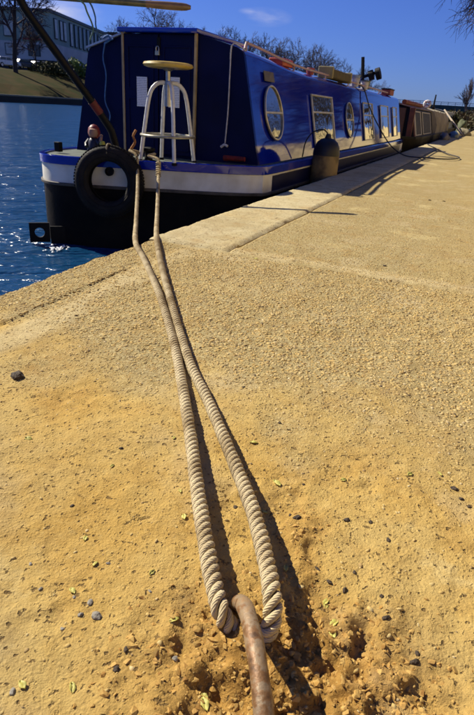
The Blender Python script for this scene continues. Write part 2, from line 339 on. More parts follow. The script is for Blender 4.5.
P = scatter(9000, -1.3, .3, .22, .95, lambda x, y: .10+.25*np.clip(fbm(x, y, 5, 3, 31)+.35, 0, 1)+.15*zones(x, y)[2]); pebbles('gravel', P, .0009+.0034*rng.random(len(P))**3, .62, PM, 'loose grit scattered over the trodden sand', .75)
CM = pebble_mat('soil clods', [(0, (.24, .12, .03)), (.5, (.38, .21, .05)), (1, (.48, .29, .09))])
P = scatter(14000, -.45, .2, .24, .85, lambda x, y: zones(x, y)[2]**1.3); pebbles('soil_clods', P, .0010+.0042*rng.random(len(P))**3.0, .62, CM, 'crumbled brown soil clods around the mooring ring', .7, .5, False)
# ------------------------------------------------------------------ river
def water():
    wx = sorted(set(seq(-EDGE-.0, 60, .05, 1.06, 2))) ; wx = [-v for v in wx][::-1]
    wy = [-60, -10, -2, 0]+seq(.4, 1200, .05, 1.05, 40)
    X, Yy = np.meshgrid(np.array(wx)+.0, np.array(wy)); Z = WATER+.012*fbm(X, Yy*.7, 2.2, 3, 40)*(1-sstep(8, 25, Yy))+.006*fbm(X*.6, Yy, 7, 2, 41)*(1-sstep(5, 12, Yy))
    Vw = np.stack([X, Yy, Z], -1).reshape(-1, 3); a, b_ = len(wx), len(wy); I = np.arange(a*b_).reshape(b_, a)
    Fw = np.stack([I[:-1,:-1], I[:-1,1:], I[1:,1:], I[1:,:-1]], -1).reshape(-1, 4)
    me = fastmesh('river', Vw, Fw); m = bpy.data.materials.new('river water'); m.use_nodes = True; t = m.node_tree; b = t.nodes['Principled BSDF']
    b.inputs['Base Color'].default_value = (.005, .045, .12, 1); b.inputs['Roughness'].default_value = .2; b.inputs['Specular IOR Level'].default_value = .5; b.inputs['IOR'].default_value = 1.33
    tc = N(t, 'ShaderNodeTexCoord'); mp = N(t, 'ShaderNodeMapping'); mp.inputs['Scale'].default_value = (1, 1.0, 1); mp.inputs['Rotation'].default_value = (0, 0, -2.13); t.links.new(tc.outputs['Object'], mp.inputs[0])
    mp0 = mp; mp = N(t, 'ShaderNodeMapping'); mp.inputs['Scale'].default_value = (2.6, .75, 1); t.links.new(mp0.outputs[0], mp.inputs[0])
    h = None
    for s, w_ in ((.55, 1.0), (2.4, .48), (8, .13)):
        n = N(t, 'ShaderNodeTexNoise'); n.inputs['Scale'].default_value = s; n.inputs['Detail'].default_value = 3; t.links.new(mp.outputs[0], n.inputs['Vector'])
        q = N(t, 'ShaderNodeMath', operation='MULTIPLY'); q.inputs[1].default_value = w_; t.links.new(n.outputs[0], q.inputs[0])
        if h is None: h = q.outputs[0]
        else: q2 = N(t, 'ShaderNodeMath', operation='ADD'); t.links.new(h, q2.inputs[0]); t.links.new(q.outputs[0], q2.inputs[1]); h = q2.outputs[0]
    bp = N(t, 'ShaderNodeBump'); bp.inputs['Strength'].default_value = 1; bp.inputs['Distance'].default_value = .32; t.links.new(h, bp.inputs['Height']); t.links.new(bp.outputs[0], b.inputs['Normal'])
    me.materials.append(m); o = bpy.data.objects.new('river', me); COL.objects.link(o); tag(o, 'rippled deep blue river water', 'river', kind='structure')
water()
# ------------------------------------------------------------------ far bank
BX = -52.0
def far_bank():
    prof = [(BX, WATER-1), (BX, .05), (BX-.9, .06), (BX-.95, .02), (BX-5, 1.3), (BX-12, 3.3), (BX-15, 3.7), (BX-60, 4.3), (BX-260, 6), (BX-900, 10)]
    yy = [-300, -100, -30]+list(range(0, 260, 5))+[280, 320, 400, 600, 1000]
    vs = []; 
    for y in yy:
        for i, (x, z) in enumerate(prof):
            vs.append((x+(0 if i < 3 else random.uniform(-.4, .4)), y, z+(0 if i < 4 else random.uniform(-.15, .15))))
    n = len(prof); fs = [(j*n+i, j*n+i+1, (j+1)*n+i+1, (j+1)*n+i) for j in range(len(yy)-1) for i in range(n-1)]
    m = MB(); m.add(vs, fs)
    gmat = mat('bank grass', (.030, .034, .006), .95, spec=.05, var=.3, vscale=.5, col2=(.055, .038, .010), bump=.6, bscale=3)
    o = m.build('far_bank', gmat); tag(o, 'grassy far river bank', 'bank', kind='structure')
    w = MB(); w.box((BX+.06, 150, -.30), (.35, 900, .85)); w.build('bank_wall', mat('bank wall', (.035, .035, .025), .9, var=.4, vscale=.8), o)
    w = MB(); w.box((BX-.25, 150, .14), (1.1, 900, .16)); w.build('bank_kerb', mat('bank kerb', (.28, .25, .16), .9, vscale=.6), o)
    return o
bank = far_bank()
# ------------------------------------------------------------------ the blue narrowboat
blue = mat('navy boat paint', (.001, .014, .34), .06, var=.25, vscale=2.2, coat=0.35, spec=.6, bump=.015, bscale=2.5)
navy = mat('shaded navy bulkhead paint', (.0012, .003, .044), .45, var=.4, vscale=3, spec=.15)  # darker than the cabin blue: the bulkhead's shade is put into the colour
black = mat('black hull bitumen', (.004, .0035, .003), .6, var=.5, vscale=4, spec=.12, bump=.3, bscale=40, col2=(.014, .009, .005))
white = mat('weathered white band', (.82, .79, .68), .55, var=.3, vscale=5, bump=.1, bscale=30, col2=(.62, .57, .44))
deckm = mat('deck paint', (.10, .12, .09), .8, var=.5, vscale=10, bump=.4, bscale=80)
brass = mat('brass frame', (.58, .53, .38), .35, metal=.7, var=.3, vscale=20)
steel = mat('worn steel', (.42, .42, .42), .35, metal=.9, var=.3, vscale=30)
darkm = mat('black iron', (.006, .006, .0065), .6, var=.4, vscale=20, spec=.2)
wood = mat('varnished wood', (.26, .16, .06), .35, var=.35, vscale=14, coat=.3)
palew = mat('pale trim wood', (.40, .31, .17), .5, var=.3, vscale=14)
glass = bpy.data.materials.new('window glass'); glass.use_nodes = True
_g = glass.node_tree.nodes['Principled BSDF']; _g.inputs['Base Color'].default_value = (.06, .07, .07, 1); _g.inputs['Roughness'].default_value = .03; _g.inputs['Specular IOR Level'].default_value = 1.0; _g.inputs['Coat Weight'].default_value = 1; _g.inputs['Coat Roughness'].default_value = .01
_tc = N(glass.node_tree, 'ShaderNodeTexCoord'); _nn = N(glass.node_tree, 'ShaderNodeTexNoise'); _nn.inputs['Scale'].default_value = 3; _bb = N(glass.node_tree, 'ShaderNodeBump'); _bb.inputs['Strength'].default_value = .15; _bb.inputs['Distance'].default_value = .03
glass.node_tree.links.new(_tc.outputs['Object'], _nn.inputs['Vector']); glass.node_tree.links.new(_nn.outputs[0], _bb.inputs['Height']); glass.node_tree.links.new(_bb.outputs[0], _g.inputs['Coat Normal']); glass.node_tree.links.new(_bb.outputs[0], _g.inputs['Normal'])
XC = -2.77
def outline(stern, y1, half, xc):
    right = [(xc+half, y1-2.4), (xc+half*.93, y1-1.4), (xc+half*.6, y1-.5), (xc+.08, y1)]
    left = [(xc-.08, y1), (xc-half*.6, y1-.5), (xc-half*.93, y1-1.4), (xc-half, y1-2.4)]
    return stern + right + left          # stern goes left -> right
def band(mb, pts, zt, zb, out=0.0, cxy=(0, 0)):
    """a vertical wall of thickness following the outline; out = how proud it stands"""
    n = len(pts); P = [Vector((p[0], p[1], 0)) for p in pts]; nm = []
    for i in range(n):
        d = (P[(i+1) % n]-P[i-1]).normalized(); nm.append(Vector((d.y, -d.x, 0)))
    A = [P[i]+nm[i]*out for i in range(n)]; B = [P[i]+nm[i]*(out-.05) for i in range(n)]
    vs = []
    for q, zf in ((A, zt), (A, zb), (B, zb), (B, zt)): vs += [(v.x, v.y, zf(v.x)) for v in q]
    fs = []
    for k in range(4):
        for i in range(n): j = (i+1) % n; l = (k+1) % 4; fs.append((k*n+i, k*n+j, l*n+j, l*n+i))
    return mb.add(vs, fs)
_sp = [(-3.88, 6.0), (-3.87, 4.95), (-3.80, 4.48), (-3.68, 4.18), (-3.52, 4.00), (-3.34, 3.94), (-3.1, 3.975), (-2.8, 4.06), (-2.46, 4.18), (-2.17, 4.28), (-1.88, 4.40), (-1.71, 4.52), (-1.648, 4.72), (-1.64, 6.0)]
STERN = [(p.x, p.y) for p in catmull([(a, b, 0) for a, b in _sp], .05)]
OUT = outline(STERN, 15.0, 1.12, -2.76)
heel = lambda x: .015*(x-XC)
boat = empty('narrowboat', (XC, 9.5, WATER), 'dark blue narrowboat with brass portholes moored by thick rope to the ring', 'boat')
def pz(z): return lambda x: z+heel(x)
m = MB(); band(m, OUT, pz(-.085), lambda x: -1.1); m.build('hull', black, boat, smooth=True)
m = MB(); band(m, OUT, pz(.068), pz(-.086), .004)
wb = m.build('white_band', white, boat, smooth=True)
m = MB(); band(m, OUT, pz(.135), pz(.066), .020); m.build('gunwale', blue, boat, smooth=True, bevel=.008)
m = MB(); band(m, OUT, pz(-.083), pz(-.108), .022); m.build('rubbing_strake', mat('scuffed strake', (.10, .08, .055), .6, var=.6, vscale=12), boat, smooth=True, bevel=.006)
# the long side behind the quarter is black and navy, not white
m = MB(); 
q = [p for p in OUT if p[0] > -1.75 and 4.62 < p[1] < 13]
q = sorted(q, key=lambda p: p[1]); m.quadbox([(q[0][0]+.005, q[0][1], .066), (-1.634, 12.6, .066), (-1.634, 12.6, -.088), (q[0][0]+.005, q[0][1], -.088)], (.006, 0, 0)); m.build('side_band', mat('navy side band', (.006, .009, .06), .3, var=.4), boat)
m = MB(); m.add([(x, y_, .118+heel(x)) for x, y_ in OUT], [tuple(range(len(OUT)))]); m.build('deck', deckm, boat)
# cabin
CB, CE = 4.78, 13.9
def csec(y):
    d = .07*float(sstep(4.78, 6.6, y)); top = 1.008-d
    half = lambda z: .985-(z-.10)*.2255
    t = [(half(.10), .10), (half(top-.03), top-.03), (half(top)-.012, top), (half(top)-.06, top+.028), (.37, top+.118), (0, top+.132)]
    pts = [(XC-.02+a, z) for a, z in t]+[(XC-.02-a, z) for a, z in t[::-1][1:]]
    return [(x, z+heel(x)*.7) for x, z in pts]
yl = [CB, 5.1, 5.5, 6.0, 6.6, 7.5, 9, 11, 13, CE]; secs = [csec(v) for v in yl]; n = len(secs[0])
m = MB(); m.add([(x, yy_, z) for yy_, s_ in zip(yl, secs) for x, z in s_], [(j*n+i, j*n+i+1, (j+1)*n+i+1, (j+1)*n+i) for j in range(len(yl)-1) for i in range(n-1)])
cabin = m.build('cabin', blue, boat, smooth=True)
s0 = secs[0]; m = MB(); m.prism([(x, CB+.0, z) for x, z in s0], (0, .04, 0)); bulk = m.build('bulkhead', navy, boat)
m = MB(); m.prism([(x, CE-.04, z) for x, z in secs[-1]], (0, .04, 0)); m.build('fore_bulkhead', navy, boat)
# pale capping along the left roof slope of the bulkhead
m = MB(); a, b_ = s0[-3], s0[-5]
m.quadbox([(a[0]-.02, CB-.03, a[1]-.0), (b_[0], CB-.03, b_[1]+.004), (b_[0], CB+.2, b_[1]+.004), (a[0]-.02, CB+.2, a[1])], (0, 0, .016)); m.build('roof_trim', mat('silver trim', (.5, .52, .55), .4, metal=.6), boat)
# hatch, doors, mullions
m = MB(); m.box((XC-.035, CB+.45, 1.150), (.80, 1.06, .038)); m.build('hatch', blue, boat, bevel=.01)
for sx, cx_ in ((0, -2.994), (1, -2.625)):
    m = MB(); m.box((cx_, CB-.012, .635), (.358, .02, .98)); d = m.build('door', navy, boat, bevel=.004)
    m = MB()
    for (zz, hh) in ((.86, .34), (.40, .42)):
        w_ = .26
        for (dx, dz, bw, bh) in ((0, hh/2, w_, .014), (0, -hh/2, w_, .014), (-w_/2, 0, .014, hh), (w_/2, 0, .014, hh)): m.box((cx_+dx, CB-.025, zz+dz), (bw, .01, bh))
    m.build('panel_moulding', navy, d, bevel=.003)
for cx_ in (-3.180, -2.444):
    m = MB(); m.box((cx_, CB-.016, .64), (.022, .03, 1.0)); m.build('door_post', palew, boat, bevel=.003)
m = MB(); m.box((-2.805, CB-.028, 1.055), (.03, .012, .09)); m.build('hasp', darkm, boat)
paper = bpy.data.materials.new('printed notice'); paper.use_nodes = True; t_ = paper.node_tree; pb = t_.nodes['Principled BSDF']
tc = N(t_, 'ShaderNodeTexCoord'); wv_ = N(t_, 'ShaderNodeTexWave', bands_direction='Z'); wv_.inputs['Scale'].default_value = 22; nz_ = N(t_, 'ShaderNodeTexNoise'); nz_.inputs['Scale'].default_value = 160
t_.links.new(tc.outputs['Object'], wv_.inputs['Vector']); t_.links.new(tc.outputs['Object'], nz_.inputs['Vector'])
mu = N(t_, 'ShaderNodeMath', operation='MULTIPLY'); t_.links.new(wv_.outputs[1], mu.inputs[0]); t_.links.new(nz_.outputs[0], mu.inputs[1])
rr_ = N(t_, 'ShaderNodeMapRange'); rr_.inputs[1].default_value = .2; rr_.inputs[2].default_value = .5; t_.links.new(mu.outputs[0], rr_.inputs[0])
mx_ = N(t_, 'ShaderNodeMix', data_type='RGBA'); mx_.inputs[6].default_value = (.80, .82, .86, 1); mx_.inputs[7].default_value = (.30, .33, .42, 1); t_.links.new(rr_.outputs[0], mx_.inputs[0]); t_.links.new(mx_.outputs[2], pb.inputs['Base Color'])
for x0, x1, z0, z1 in ((-3.03, -2.922, .541, .788), (-2.697, -2.588, .55, .797)):
    m = MB(); m.box(((x0+x1)/2, CB-.034, (z0+z1)/2), (x1-x0, .004, z1-z0)); tag(m.build('notice', paper, boat, loc=((x0+x1)/2, CB-.034, (z0+z1)/2)), 'white printed notice sheet on the dark door')
# windows and portholes on the side facing the quay
SB = Vector((-1.799, 0, .136)); SV = Vector((-.22, 0, .976)).normalized(); SN = Vector((SV.z, 0, -SV.x))
def side(y, v, out=0.0): return SB+Vector((0, y, 0))+SV*v+SN*(out-.004)
def side_box(mb, y0, y1, v0, v1, o0, o1):
    mb.quadbox([side(y0, v0, o0), side(y1, v0, o0), side(y1, v1, o0), side(y0, v1, o0)], SN*(o1-o0))
for y0, y1 in ((6.65, 7.60), (9.62, 10.45), (11.25, 12.15), (12.75, 13.3)):
    v0, v1 = .085, .642; r = .010
    p = MB(); side_box(p, y0, y1, v0, v1, .003, .008); w = p.build('window', glass, boat)
    f = MB()
    side_box(f, y0-r, y1+r, v1-.006, v1+r, .002, .022); side_box(f, y0-r, y1+r, v0-r, v0+.006, .002, .022)
    side_box(f, y0-r, y0+.012, v0+.007, v1-.007, .002, .021); side_box(f, y1-.012, y1+r, v0+.007, v1-.007, .002, .021)
    f.build('frame', brass, w, bevel=.003)
    f = MB(); side_box(f, y0+.013, y1-.013, v1-.19, v1-.172, .009, .019); f.build('glazing_bar', brass, w)
curt = mat('window sticker paper', (.72, .72, .70), .7, var=.5, vscale=18, col2=(.30, .42, .30))
def disc(mb, yc, vc, r0, r1, o0, o1, n=40):
    A = []
    for r, o in ((r0, o0), (r1, o0), (r1, o1), (r0, o1)):
        for k in range(n): a = 2*math.pi*k/n; A.append(side(yc+r*math.cos(a), vc+r*math.sin(a), o))
    mb.add(A, [(k*n+i, k*n+(i+1) % n, ((k+1) % 4)*n+(i+1) % n, ((k+1) % 4)*n+i) for k in range(4) for i in range(n)])
for yc, vc, r in ((5.315, .430, .225), (8.58, .38, .225)):
    p = MB(); disc(p, yc, vc, .0005, r+.01, .003, .008); w = p.build('porthole', glass, boat)
    f = MB(); disc(f, yc, vc, r, r+.018, .004, .022); f.build('frame', brass, w, smooth=True, bevel=.004)
    f = MB(); side_box(f, yc-r, yc+r, vc-.004, vc+.012, .009, .020); f.build('glazing_bar', brass, w)
m = MB(); side_box(m, 5.17, 5.43, .70, .785, .003, .012); m.build('name_plate', mat('brass plate', (.16, .13, .08), .5, metal=.5, var=.5, vscale=30), boat, bevel=.003)
# roof handrails on short posts
for sgn in (1,):
    pts = []; rail = MB()
    for yy_ in np.linspace(4.98, 12.6, 24):
        s_ = csec(yy_); x_, z_ = (s_[3] if sgn > 0 else s_[-4]); pts.append((x_, yy_, z_+.055))
    pts = [(pts[0][0], pts[0][1]-.03, pts[0][2]-.05)]+pts
    rail.tube(pts, .013, 8); r_ = rail.build('handrail', mat('faded rail paint', (.42, .27, .25), .45, var=.3), boat, smooth=True)
    for p_ in pts[1::4]:
        pm = MB(); pm.tube([(p_[0], p_[1], p_[2]-.06), p_], .010, 6); pm.build('rail_post', MATS['faded rail paint'], r_)
# exhaust on the transom, dolly on the deck, rudder, side stud
tn = Vector((.33, -.945, 0)).normalized(); ex = Vector((-2.855, 4.035, .035))
rot = Vector((0, 0, 1)).rotation_difference(tn).to_matrix()
m = MB(); m.lathe([(0, -.03), (.036, -.03), (.036, .03), (.028, .03), (.026, .012), (0, .010)], ex, 20, rot); m.build('exhaust', darkm, boat, smooth=True)
m = MB(); m.lathe([(.07, 0), (.07, .012), (.035, .02), (.03, .075), (.055, .09), (.058, .11), (.03, .118), (.0, .12)], (-2.62, 4.27, .118), 20); m.build('mooring_dolly', darkm, boat, smooth=True)
m = MB(); m.box((-3.60, 4.30, .16), (.06, .05, .085)); m.build('deck_stud', darkm, boat, bevel=.006)
rd = MB(); R0, R1 = Vector((-3.20, 4.02, -.53)), Vector((-3.545, 3.72, -.53)); u_ = (R1-R0).normalized(); nn_ = u_.cross(Vector((0, 0, 1)))
ang = [2*math.pi*i/24 for i in range(24)]; hc = R1-u_*.12+Vector((0, 0, .01)); 
def rp(a, z): return R0+u_*a+Vector((0, 0, z))
Lr = (R1-R0).length
outer = []
for a in ang:
    d = Vector((math.cos(a), math.sin(a))); k = .085/max(abs(d.x), abs(d.y)); outer.append(hc+u_*d.x*k*1.0+Vector((0, 0, d.y*k)))
inner = [hc+u_*math.cos(a)*.042+Vector((0, 0, math.sin(a)*.042)) for a in ang]
n = 24; vs = []
for off in (.012, -.012): vs += [p+nn_*off for p in outer]+[p+nn_*off for p in inner]
fs = []
for i in range(n):
    j = (i+1) % n; fs += [(i, j, n+j, n+i), (2*n+i, 3*n+i, 3*n+j, 2*n+j), (i, 2*n+i, 2*n+j, j), (n+i, n+j, 3*n+j, 3*n+i)]
rd.add(vs, fs); rd.quadbox([rp(0, .06), rp(Lr-.21, .06), rp(Lr-.21, -.4), rp(0, -.4)], nn_*.02)
rd.build('rudder', darkm, boat)
# tiller: swan neck rising from the stern, bar and wooden handle
TT = Vector((-2.08, 3.96, 1.20)); TD = Vector((-.9, -.44, 0)).normalized(); TE = TT+TD*1.17
neck = catmull([(-2.83, 4.12, .12), (-2.84, 4.08, .30), (-2.88, 3.99, .46), tuple(TE+Vector((.02, .03, -.08))), tuple(TE+Vector((.02, .01, -.015))), tuple(TE-TD*.06)], .04)
m = MB(); m.tube(neck, [.030 if i < len(neck)*.75 else .028 for i in range(len(neck))], 14); til = m.build('swan_neck', mat('dark tiller paint', (.003, .0035, .006), .5, var=.3, spec=.2), boat, smooth=True)
m = MB(); m.tube([TE-TD*.05, TT+TD*.30], .020, 12); m.build('tiller_bar', mat('tiller brass paint', (.22, .20, .09), .4, metal=.5, var=.4, vscale=20), til, smooth=True)
m = MB(); pts = [TT+TD*(.31-.31*i/10) for i in range(11)]; m.tube(pts, [.021, .022, .023, .024, .0245, .025, .025, .0245, .024, .021, .012], 14); m.build('tiller_handle', wood, til, smooth=True)
m = MB(); i0 = int(len(neck)*.28); m.tube(neck[i0:i0+4], .0318, 14); m.build('red_band', mat('red paint', (.13, .012, .008), .6), til, smooth=True)

# red fire bucket lid shape at foot of the starboard bulkhead
m = MB(); m.tube([(-2.12, CB-.05, .17), (-1.92, CB-.045, .175)], [.025, .02], 10); tag(m.build('folded_cloth', mat('red rag', (.22, .015, .01), .9, var=.5, vscale=40, bump=.5), None, smooth=True), 'dark red rag lying against the foot of the bulkhead', 'rag')
# padlock
lk = empty('padlock', (-2.808, CB-.045, .95), 'small brass padlock hanging from the door hasp', 'padlock')
m = MB(); m.box((-2.808, CB-.045, .978), (.042, .018, .036)); m.build('lock_body', brass, lk, bevel=.004)
m = MB(); m.tube([(-2.822, CB-.045, .99), (-2.822, CB-.045, 1.018), (-2.815, CB-.045, 1.03), (-2.801, CB-.045, 1.03), (-2.794, CB-.045, 1.018), (-2.794, CB-.045, .99)], .0045, 6); m.build('shackle', steel, lk, smooth=True)
# ------------------------------------------------------------------ bar stool on the stern deck
SX, SY, DZ = -2.485, 4.36, .120
st = empty('bar_stool', (SX, SY, DZ), 'metal bar stool with round yellow wooden seat on the stern deck', 'stool')
m = MB(); m.lathe([(0, .725), (.17, .722), (.195, .730), (.203, .742), (.195, .757), (.17, .762), (0, .764)], (SX, SY, DZ), 40); m.build('seat', mat('yellow seat wood', (.66, .47, .10), .4, var=.25, vscale=20, coat=.3), st, smooth=True)
m = MB(); m.lathe([(.035, .44), (.035, .625), (.02, .63), (.02, .70), (.06, .722)], (SX, SY, DZ), 18); m.build('screw_column', steel, st, smooth=True)
for a in (35, 125, 215, 305):
    a = math.radians(a+8); d = Vector((math.cos(a), math.sin(a), 0)); P = Vector((SX, SY, DZ))
    m = MB(); m.tube(catmull([P+d*.03+Vector((0,0,.615)), P+d*.075+Vector((0,0,.612)), P+d*.125+Vector((0,0,.575)), P+d*.16+Vector((0,0,.49)), P+d*.20+Vector((0,0,.25)), P+d*.237], .03), .0165, 10); lg = m.build('leg', mat('white leg paint', (.72, .72, .68), .35, var=.2, vscale=20), st, smooth=True)
    m = MB(); m.lathe([(.02, 0), (.02, .02), (.016, .024)], P+d*.237+Vector((0,0,-.002)), 12); m.build('foot_cap', darkm, lg, smooth=True)
m = MB(); m.tube([(SX+.222*math.cos(a), SY+.222*math.sin(a), DZ+.215) for a in [2*math.pi*i/40 for i in range(40)]], .0115, 8, closed=True); m.build('foot_ring', brass, st, smooth=True)
# ------------------------------------------------------------------ tyre hung over the stern
def tyre():
    c = Vector((-2.80, 3.945, -.035)); nrm = Vector((.36, -.93, .06)).normalized(); M_ = Vector((0, 0, 1)).rotation_difference(nrm).to_matrix()
    t = empty('tyre_fender', c, 'black car tyre hanging as a fender over the stern', 'tyre')
    prof = []
    w_ = .075
    for r, z in ((.165, -.052), (.178, -.066), (.21, -.075), (.245, -.074), (.268, -.062), (.277, -.045), (.280, 0), (.277, .045), (.268, .062), (.245, .074), (.21, .075), (.178, .066), (.165, .052), (.160, .045), (.168, .035), (.20, .05), (.25, .045), (.262, 0), (.25, -.045), (.20, -.05), (.168, -.035), (.160, -.045)): prof.append((r, z))
    m = MB(); m.lathe(prof, c, 64, M_, closed=True); m.build('tyre', mat('old rubber', (.009, .0085, .008), .7, var=.4, vscale=9, spec=.2, bump=.3, bscale=60, col2=(.018, .015, .012)), t, smooth=True)
    tr = MB()
    for k in range(72):
        for zz in (-.034, 0, .034):
            a = 2*math.pi*(k+.5*(zz == 0))/72; p = M_ @ Vector((.281*math.cos(a), .281*math.sin(a), zz))
            Q = M_ @ Matrix.Rotation(a, 3, 'Z'); tr.box(c+p, (.010, .017, .026), Q)
    tr.build('tread', MATS['old rubber'], t)
    for rr in (.195, .232):
        m = MB(); m.lathe([(rr-.004, .0735), (rr, .0775), (rr+.004, .0735)], c, 64, M_, closed=True); m.build('sidewall_rib', MATS['old rubber'], t, smooth=True)
    top = c+M_ @ Vector((0, .0, 0)); up = Vector((0, 0, 1)); up = (up-nrm*up.dot(nrm)).normalized()
    m = MB(); p = c+up*.27
    m.tube(catmull([p+nrm*.07-up*.05, p+nrm*.05+up*.012, p-nrm*.03+up*.02, p-nrm*.10+up*.0, p-nrm*.22-up*.06+Vector((0,0,-.03))], .02), .008, 8); tag(m.build('hanging_line', mat('dirty line', (.25, .2, .12), .9), t, smooth=True), 'thin line tying the tyre to the deck')
tyre()
# ------------------------------------------------------------------ drum fender between boat and quay
fc = Vector((-1.492, 5.92, .0))
ff = empty('hull_fender', (fc.x, fc.y, -.16), 'big round topped cylindrical fender wedged between boat and quay', 'fender')
m = MB(); m.lathe([(0, -.17), (.09, -.165), (.125, -.14), (.135, -.10), (.137, .185), (.139, .19)], fc, 32); m.build('lower_drum', mat('lit brown fender rubber', (.34, .24, .10), .75, var=.5, vscale=9, bump=.3, col2=(.12, .085, .04)), ff, smooth=True)  # lower drum lightened to brown, standing in for light reflected onto it
m = MB(); m.lathe([(.1395, .188), (.138, .22), (.128, .27), (.105, .315), (.07, .345), (.035, .355), (.03, .375), (.022, .392), (0, .396)], fc, 32); m.build('dome', mat('black fender rubber', (.012, .011, .011), .5, var=.4), ff, smooth=True)
m = MB(); m.tube(catmull([fc+Vector((0,0,.38)), fc+Vector((-.05,0,.43)), fc+Vector((-.17,.02,.40)), fc+Vector((-.24,.02,.30)), fc+Vector((-.26, .02, .15))], .03), .007, 8); m.build('lanyard', mat('black cord', (.02, .02, .022), .8), ff, smooth=True)
# ------------------------------------------------------------------ mooring rope, ring
def rope_mat():
    m = bpy.data.materials.new('laid mooring rope'); m.use_nodes = True; t = m.node_tree; b = t.nodes['Principled BSDF']; L = t.links.new
    uv = N(t, 'ShaderNodeUVMap'); mp = N(t, 'ShaderNodeMapping'); mp.inputs['Scale'].default_value = (1, 1, 1); L(uv.outputs[0], mp.inputs[0])
    sp = N(t, 'ShaderNodeSeparateXYZ'); L(mp.outputs[0], sp.inputs[0])
    # yarns lie nearly along the rope: stripes in v + k*u
    a = N(t, 'ShaderNodeMath', operation='MULTIPLY'); L(sp.outputs[0], a.inputs[0]); a.inputs[1].default_value = -30
    c = N(t, 'ShaderNodeMath', operation='ADD'); L(a.outputs[0], c.inputs[0]); L(sp.outputs[1], c.inputs[1])
    d = N(t, 'ShaderNodeMath', operation='MULTIPLY'); L(c.outputs[0], d.inputs[0]); d.inputs[1].default_value = 2*math.pi*9
    s = N(t, 'ShaderNodeMath', operation='SINE'); L(d.outputs[0], s.inputs[0])
    tc = N(t, 'ShaderNodeTexCoord'); n1 = N(t, 'ShaderNodeTexNoise'); n1.inputs['Scale'].default_value = 14; n1.inputs['Detail'].default_value = 6; L(tc.outputs['Object'], n1.inputs['Vector'])
    n2 = N(t, 'ShaderNodeTexNoise'); n2.inputs['Scale'].default_value = 700; n2.inputs['Detail'].default_value = 4; L(tc.outputs['Object'], n2.inputs['Vector'])
    mx = N(t, 'ShaderNodeMix', data_type='RGBA'); mx.inputs[6].default_value = (.30, .22, .11, 1); mx.inputs[7].default_value = (.57, .47, .28, 1)
    r1 = N(t, 'ShaderNodeMapRange'); r1.inputs[1].default_value = .32; r1.inputs[2].default_value = .6; L(n1.outputs[0], r1.inputs[0]); L(r1.outputs[0], mx.inputs[0])
    m2 = N(t, 'ShaderNodeMix', data_type='RGBA'); L(mx.outputs[2], m2.inputs[6]); m2.inputs[7].default_value = (.22, .15, .08, 1)
    r2 = N(t, 'ShaderNodeMapRange'); r2.inputs[1].default_value = -.2; r2.inputs[2].default_value = -1; r2.inputs[4].default_value = .25; L(s.outputs[0], r2.inputs[0]); L(r2.outputs[0], m2.inputs[0])
    L(m2.outputs[2], b.inputs['Base Color']); b.inputs['Roughness'].default_value = .95; b.inputs['Specular IOR Level'].default_value = .15
    ad = N(t, 'ShaderNodeMath', operation='MULTIPLY_ADD'); L(n2.outputs[0], ad.inputs[0]); ad.inputs[1].default_value = 1.6; L(s.outputs[0], ad.inputs[2])
    bp = N(t, 'ShaderNodeBump'); bp.inputs['Strength'].default_value = .5; bp.inputs['Distance'].default_value = .0008; L(ad.outputs[0], bp.inputs['Height']); L(bp.outputs[0], b.inputs['Normal'])
    return m
ROPE = rope_mat()
def laid_rope(name, pts, R, pitch, m, step=.0035, nside=10):
    P = catmull(pts, step); n = len(P); T = []; A = []; prev = None; s = [0]
    for i in range(n):
        t = (P[min(i+1, n-1)]-P[max(i-1, 0)]).normalized(); T.append(t)
        a = t.orthogonal().normalized() if prev is None else (prev-t*prev.dot(t)).normalized(); prev = a; A.append(a)
        if i: s.append(s[-1]+(P[i]-P[i-1]).length)
    hr = R*.66; sr = R*.40; V = []; F = []; UV = []; fr = rng.random(3)*6
    for k in range(3):
        base = len(V); C = []
        for i in range(n):
            b = T[i].cross(A[i]); ph = 2*math.pi*(s[i]/pitch)+2*math.pi*k/3 + .10*math.sin(s[i]*23+fr[k]); w = 1+.05*math.sin(s[i]*61+fr[k]*3)
            C.append((P[i]+(A[i]*math.cos(ph)+b*math.sin(ph))*hr*w, (A[i]*math.cos(ph)+b*math.sin(ph))))
        for i in range(n):
            t = (C[min(i+1, n-1)][0]-C[max(i-1, 0)][0]).normalized(); a = (C[i][1]-t*C[i][1].dot(t)).normalized(); b = t.cross(a)
            for q in range(nside):
                an = 2*math.pi*q/nside; V.append(C[i][0]+a*math.cos(an)*sr*1.0+b*math.sin(an)*sr*1.12)
        for i in range(n-1):
            for q in range(nside):
                l = (q+1) % nside; F.append((base+i*nside+q, base+i*nside+l, base+(i+1)*nside+l, base+(i+1)*nside+q))
                UV += [(s[i], q/nside), (s[i], (q+1)/nside), (s[i+1], (q+1)/nside), (s[i+1], q/nside)]
    Va = np.array([tuple(v) for v in V]); me = fastmesh(name, Va, np.array(F)); u = me.uv_layers.new(name='UVMap'); u.data.foreach_set('uv', np.array(UV, np.float32).ravel())
    me.materials.append(m); o = bpy.data.objects.new(name, me); COL.objects.link(o); return o
RR = .0119
def G(px, py, lift=0.0):
    z = RR*.93
    for _ in range(3):
        p = onz(px, py, z); z = float(gh(p[0], p[1]))+RR*.93+lift
        if p[0] < EDGE+.03: z = RR*.95
    return tuple(onz(px, py, z))
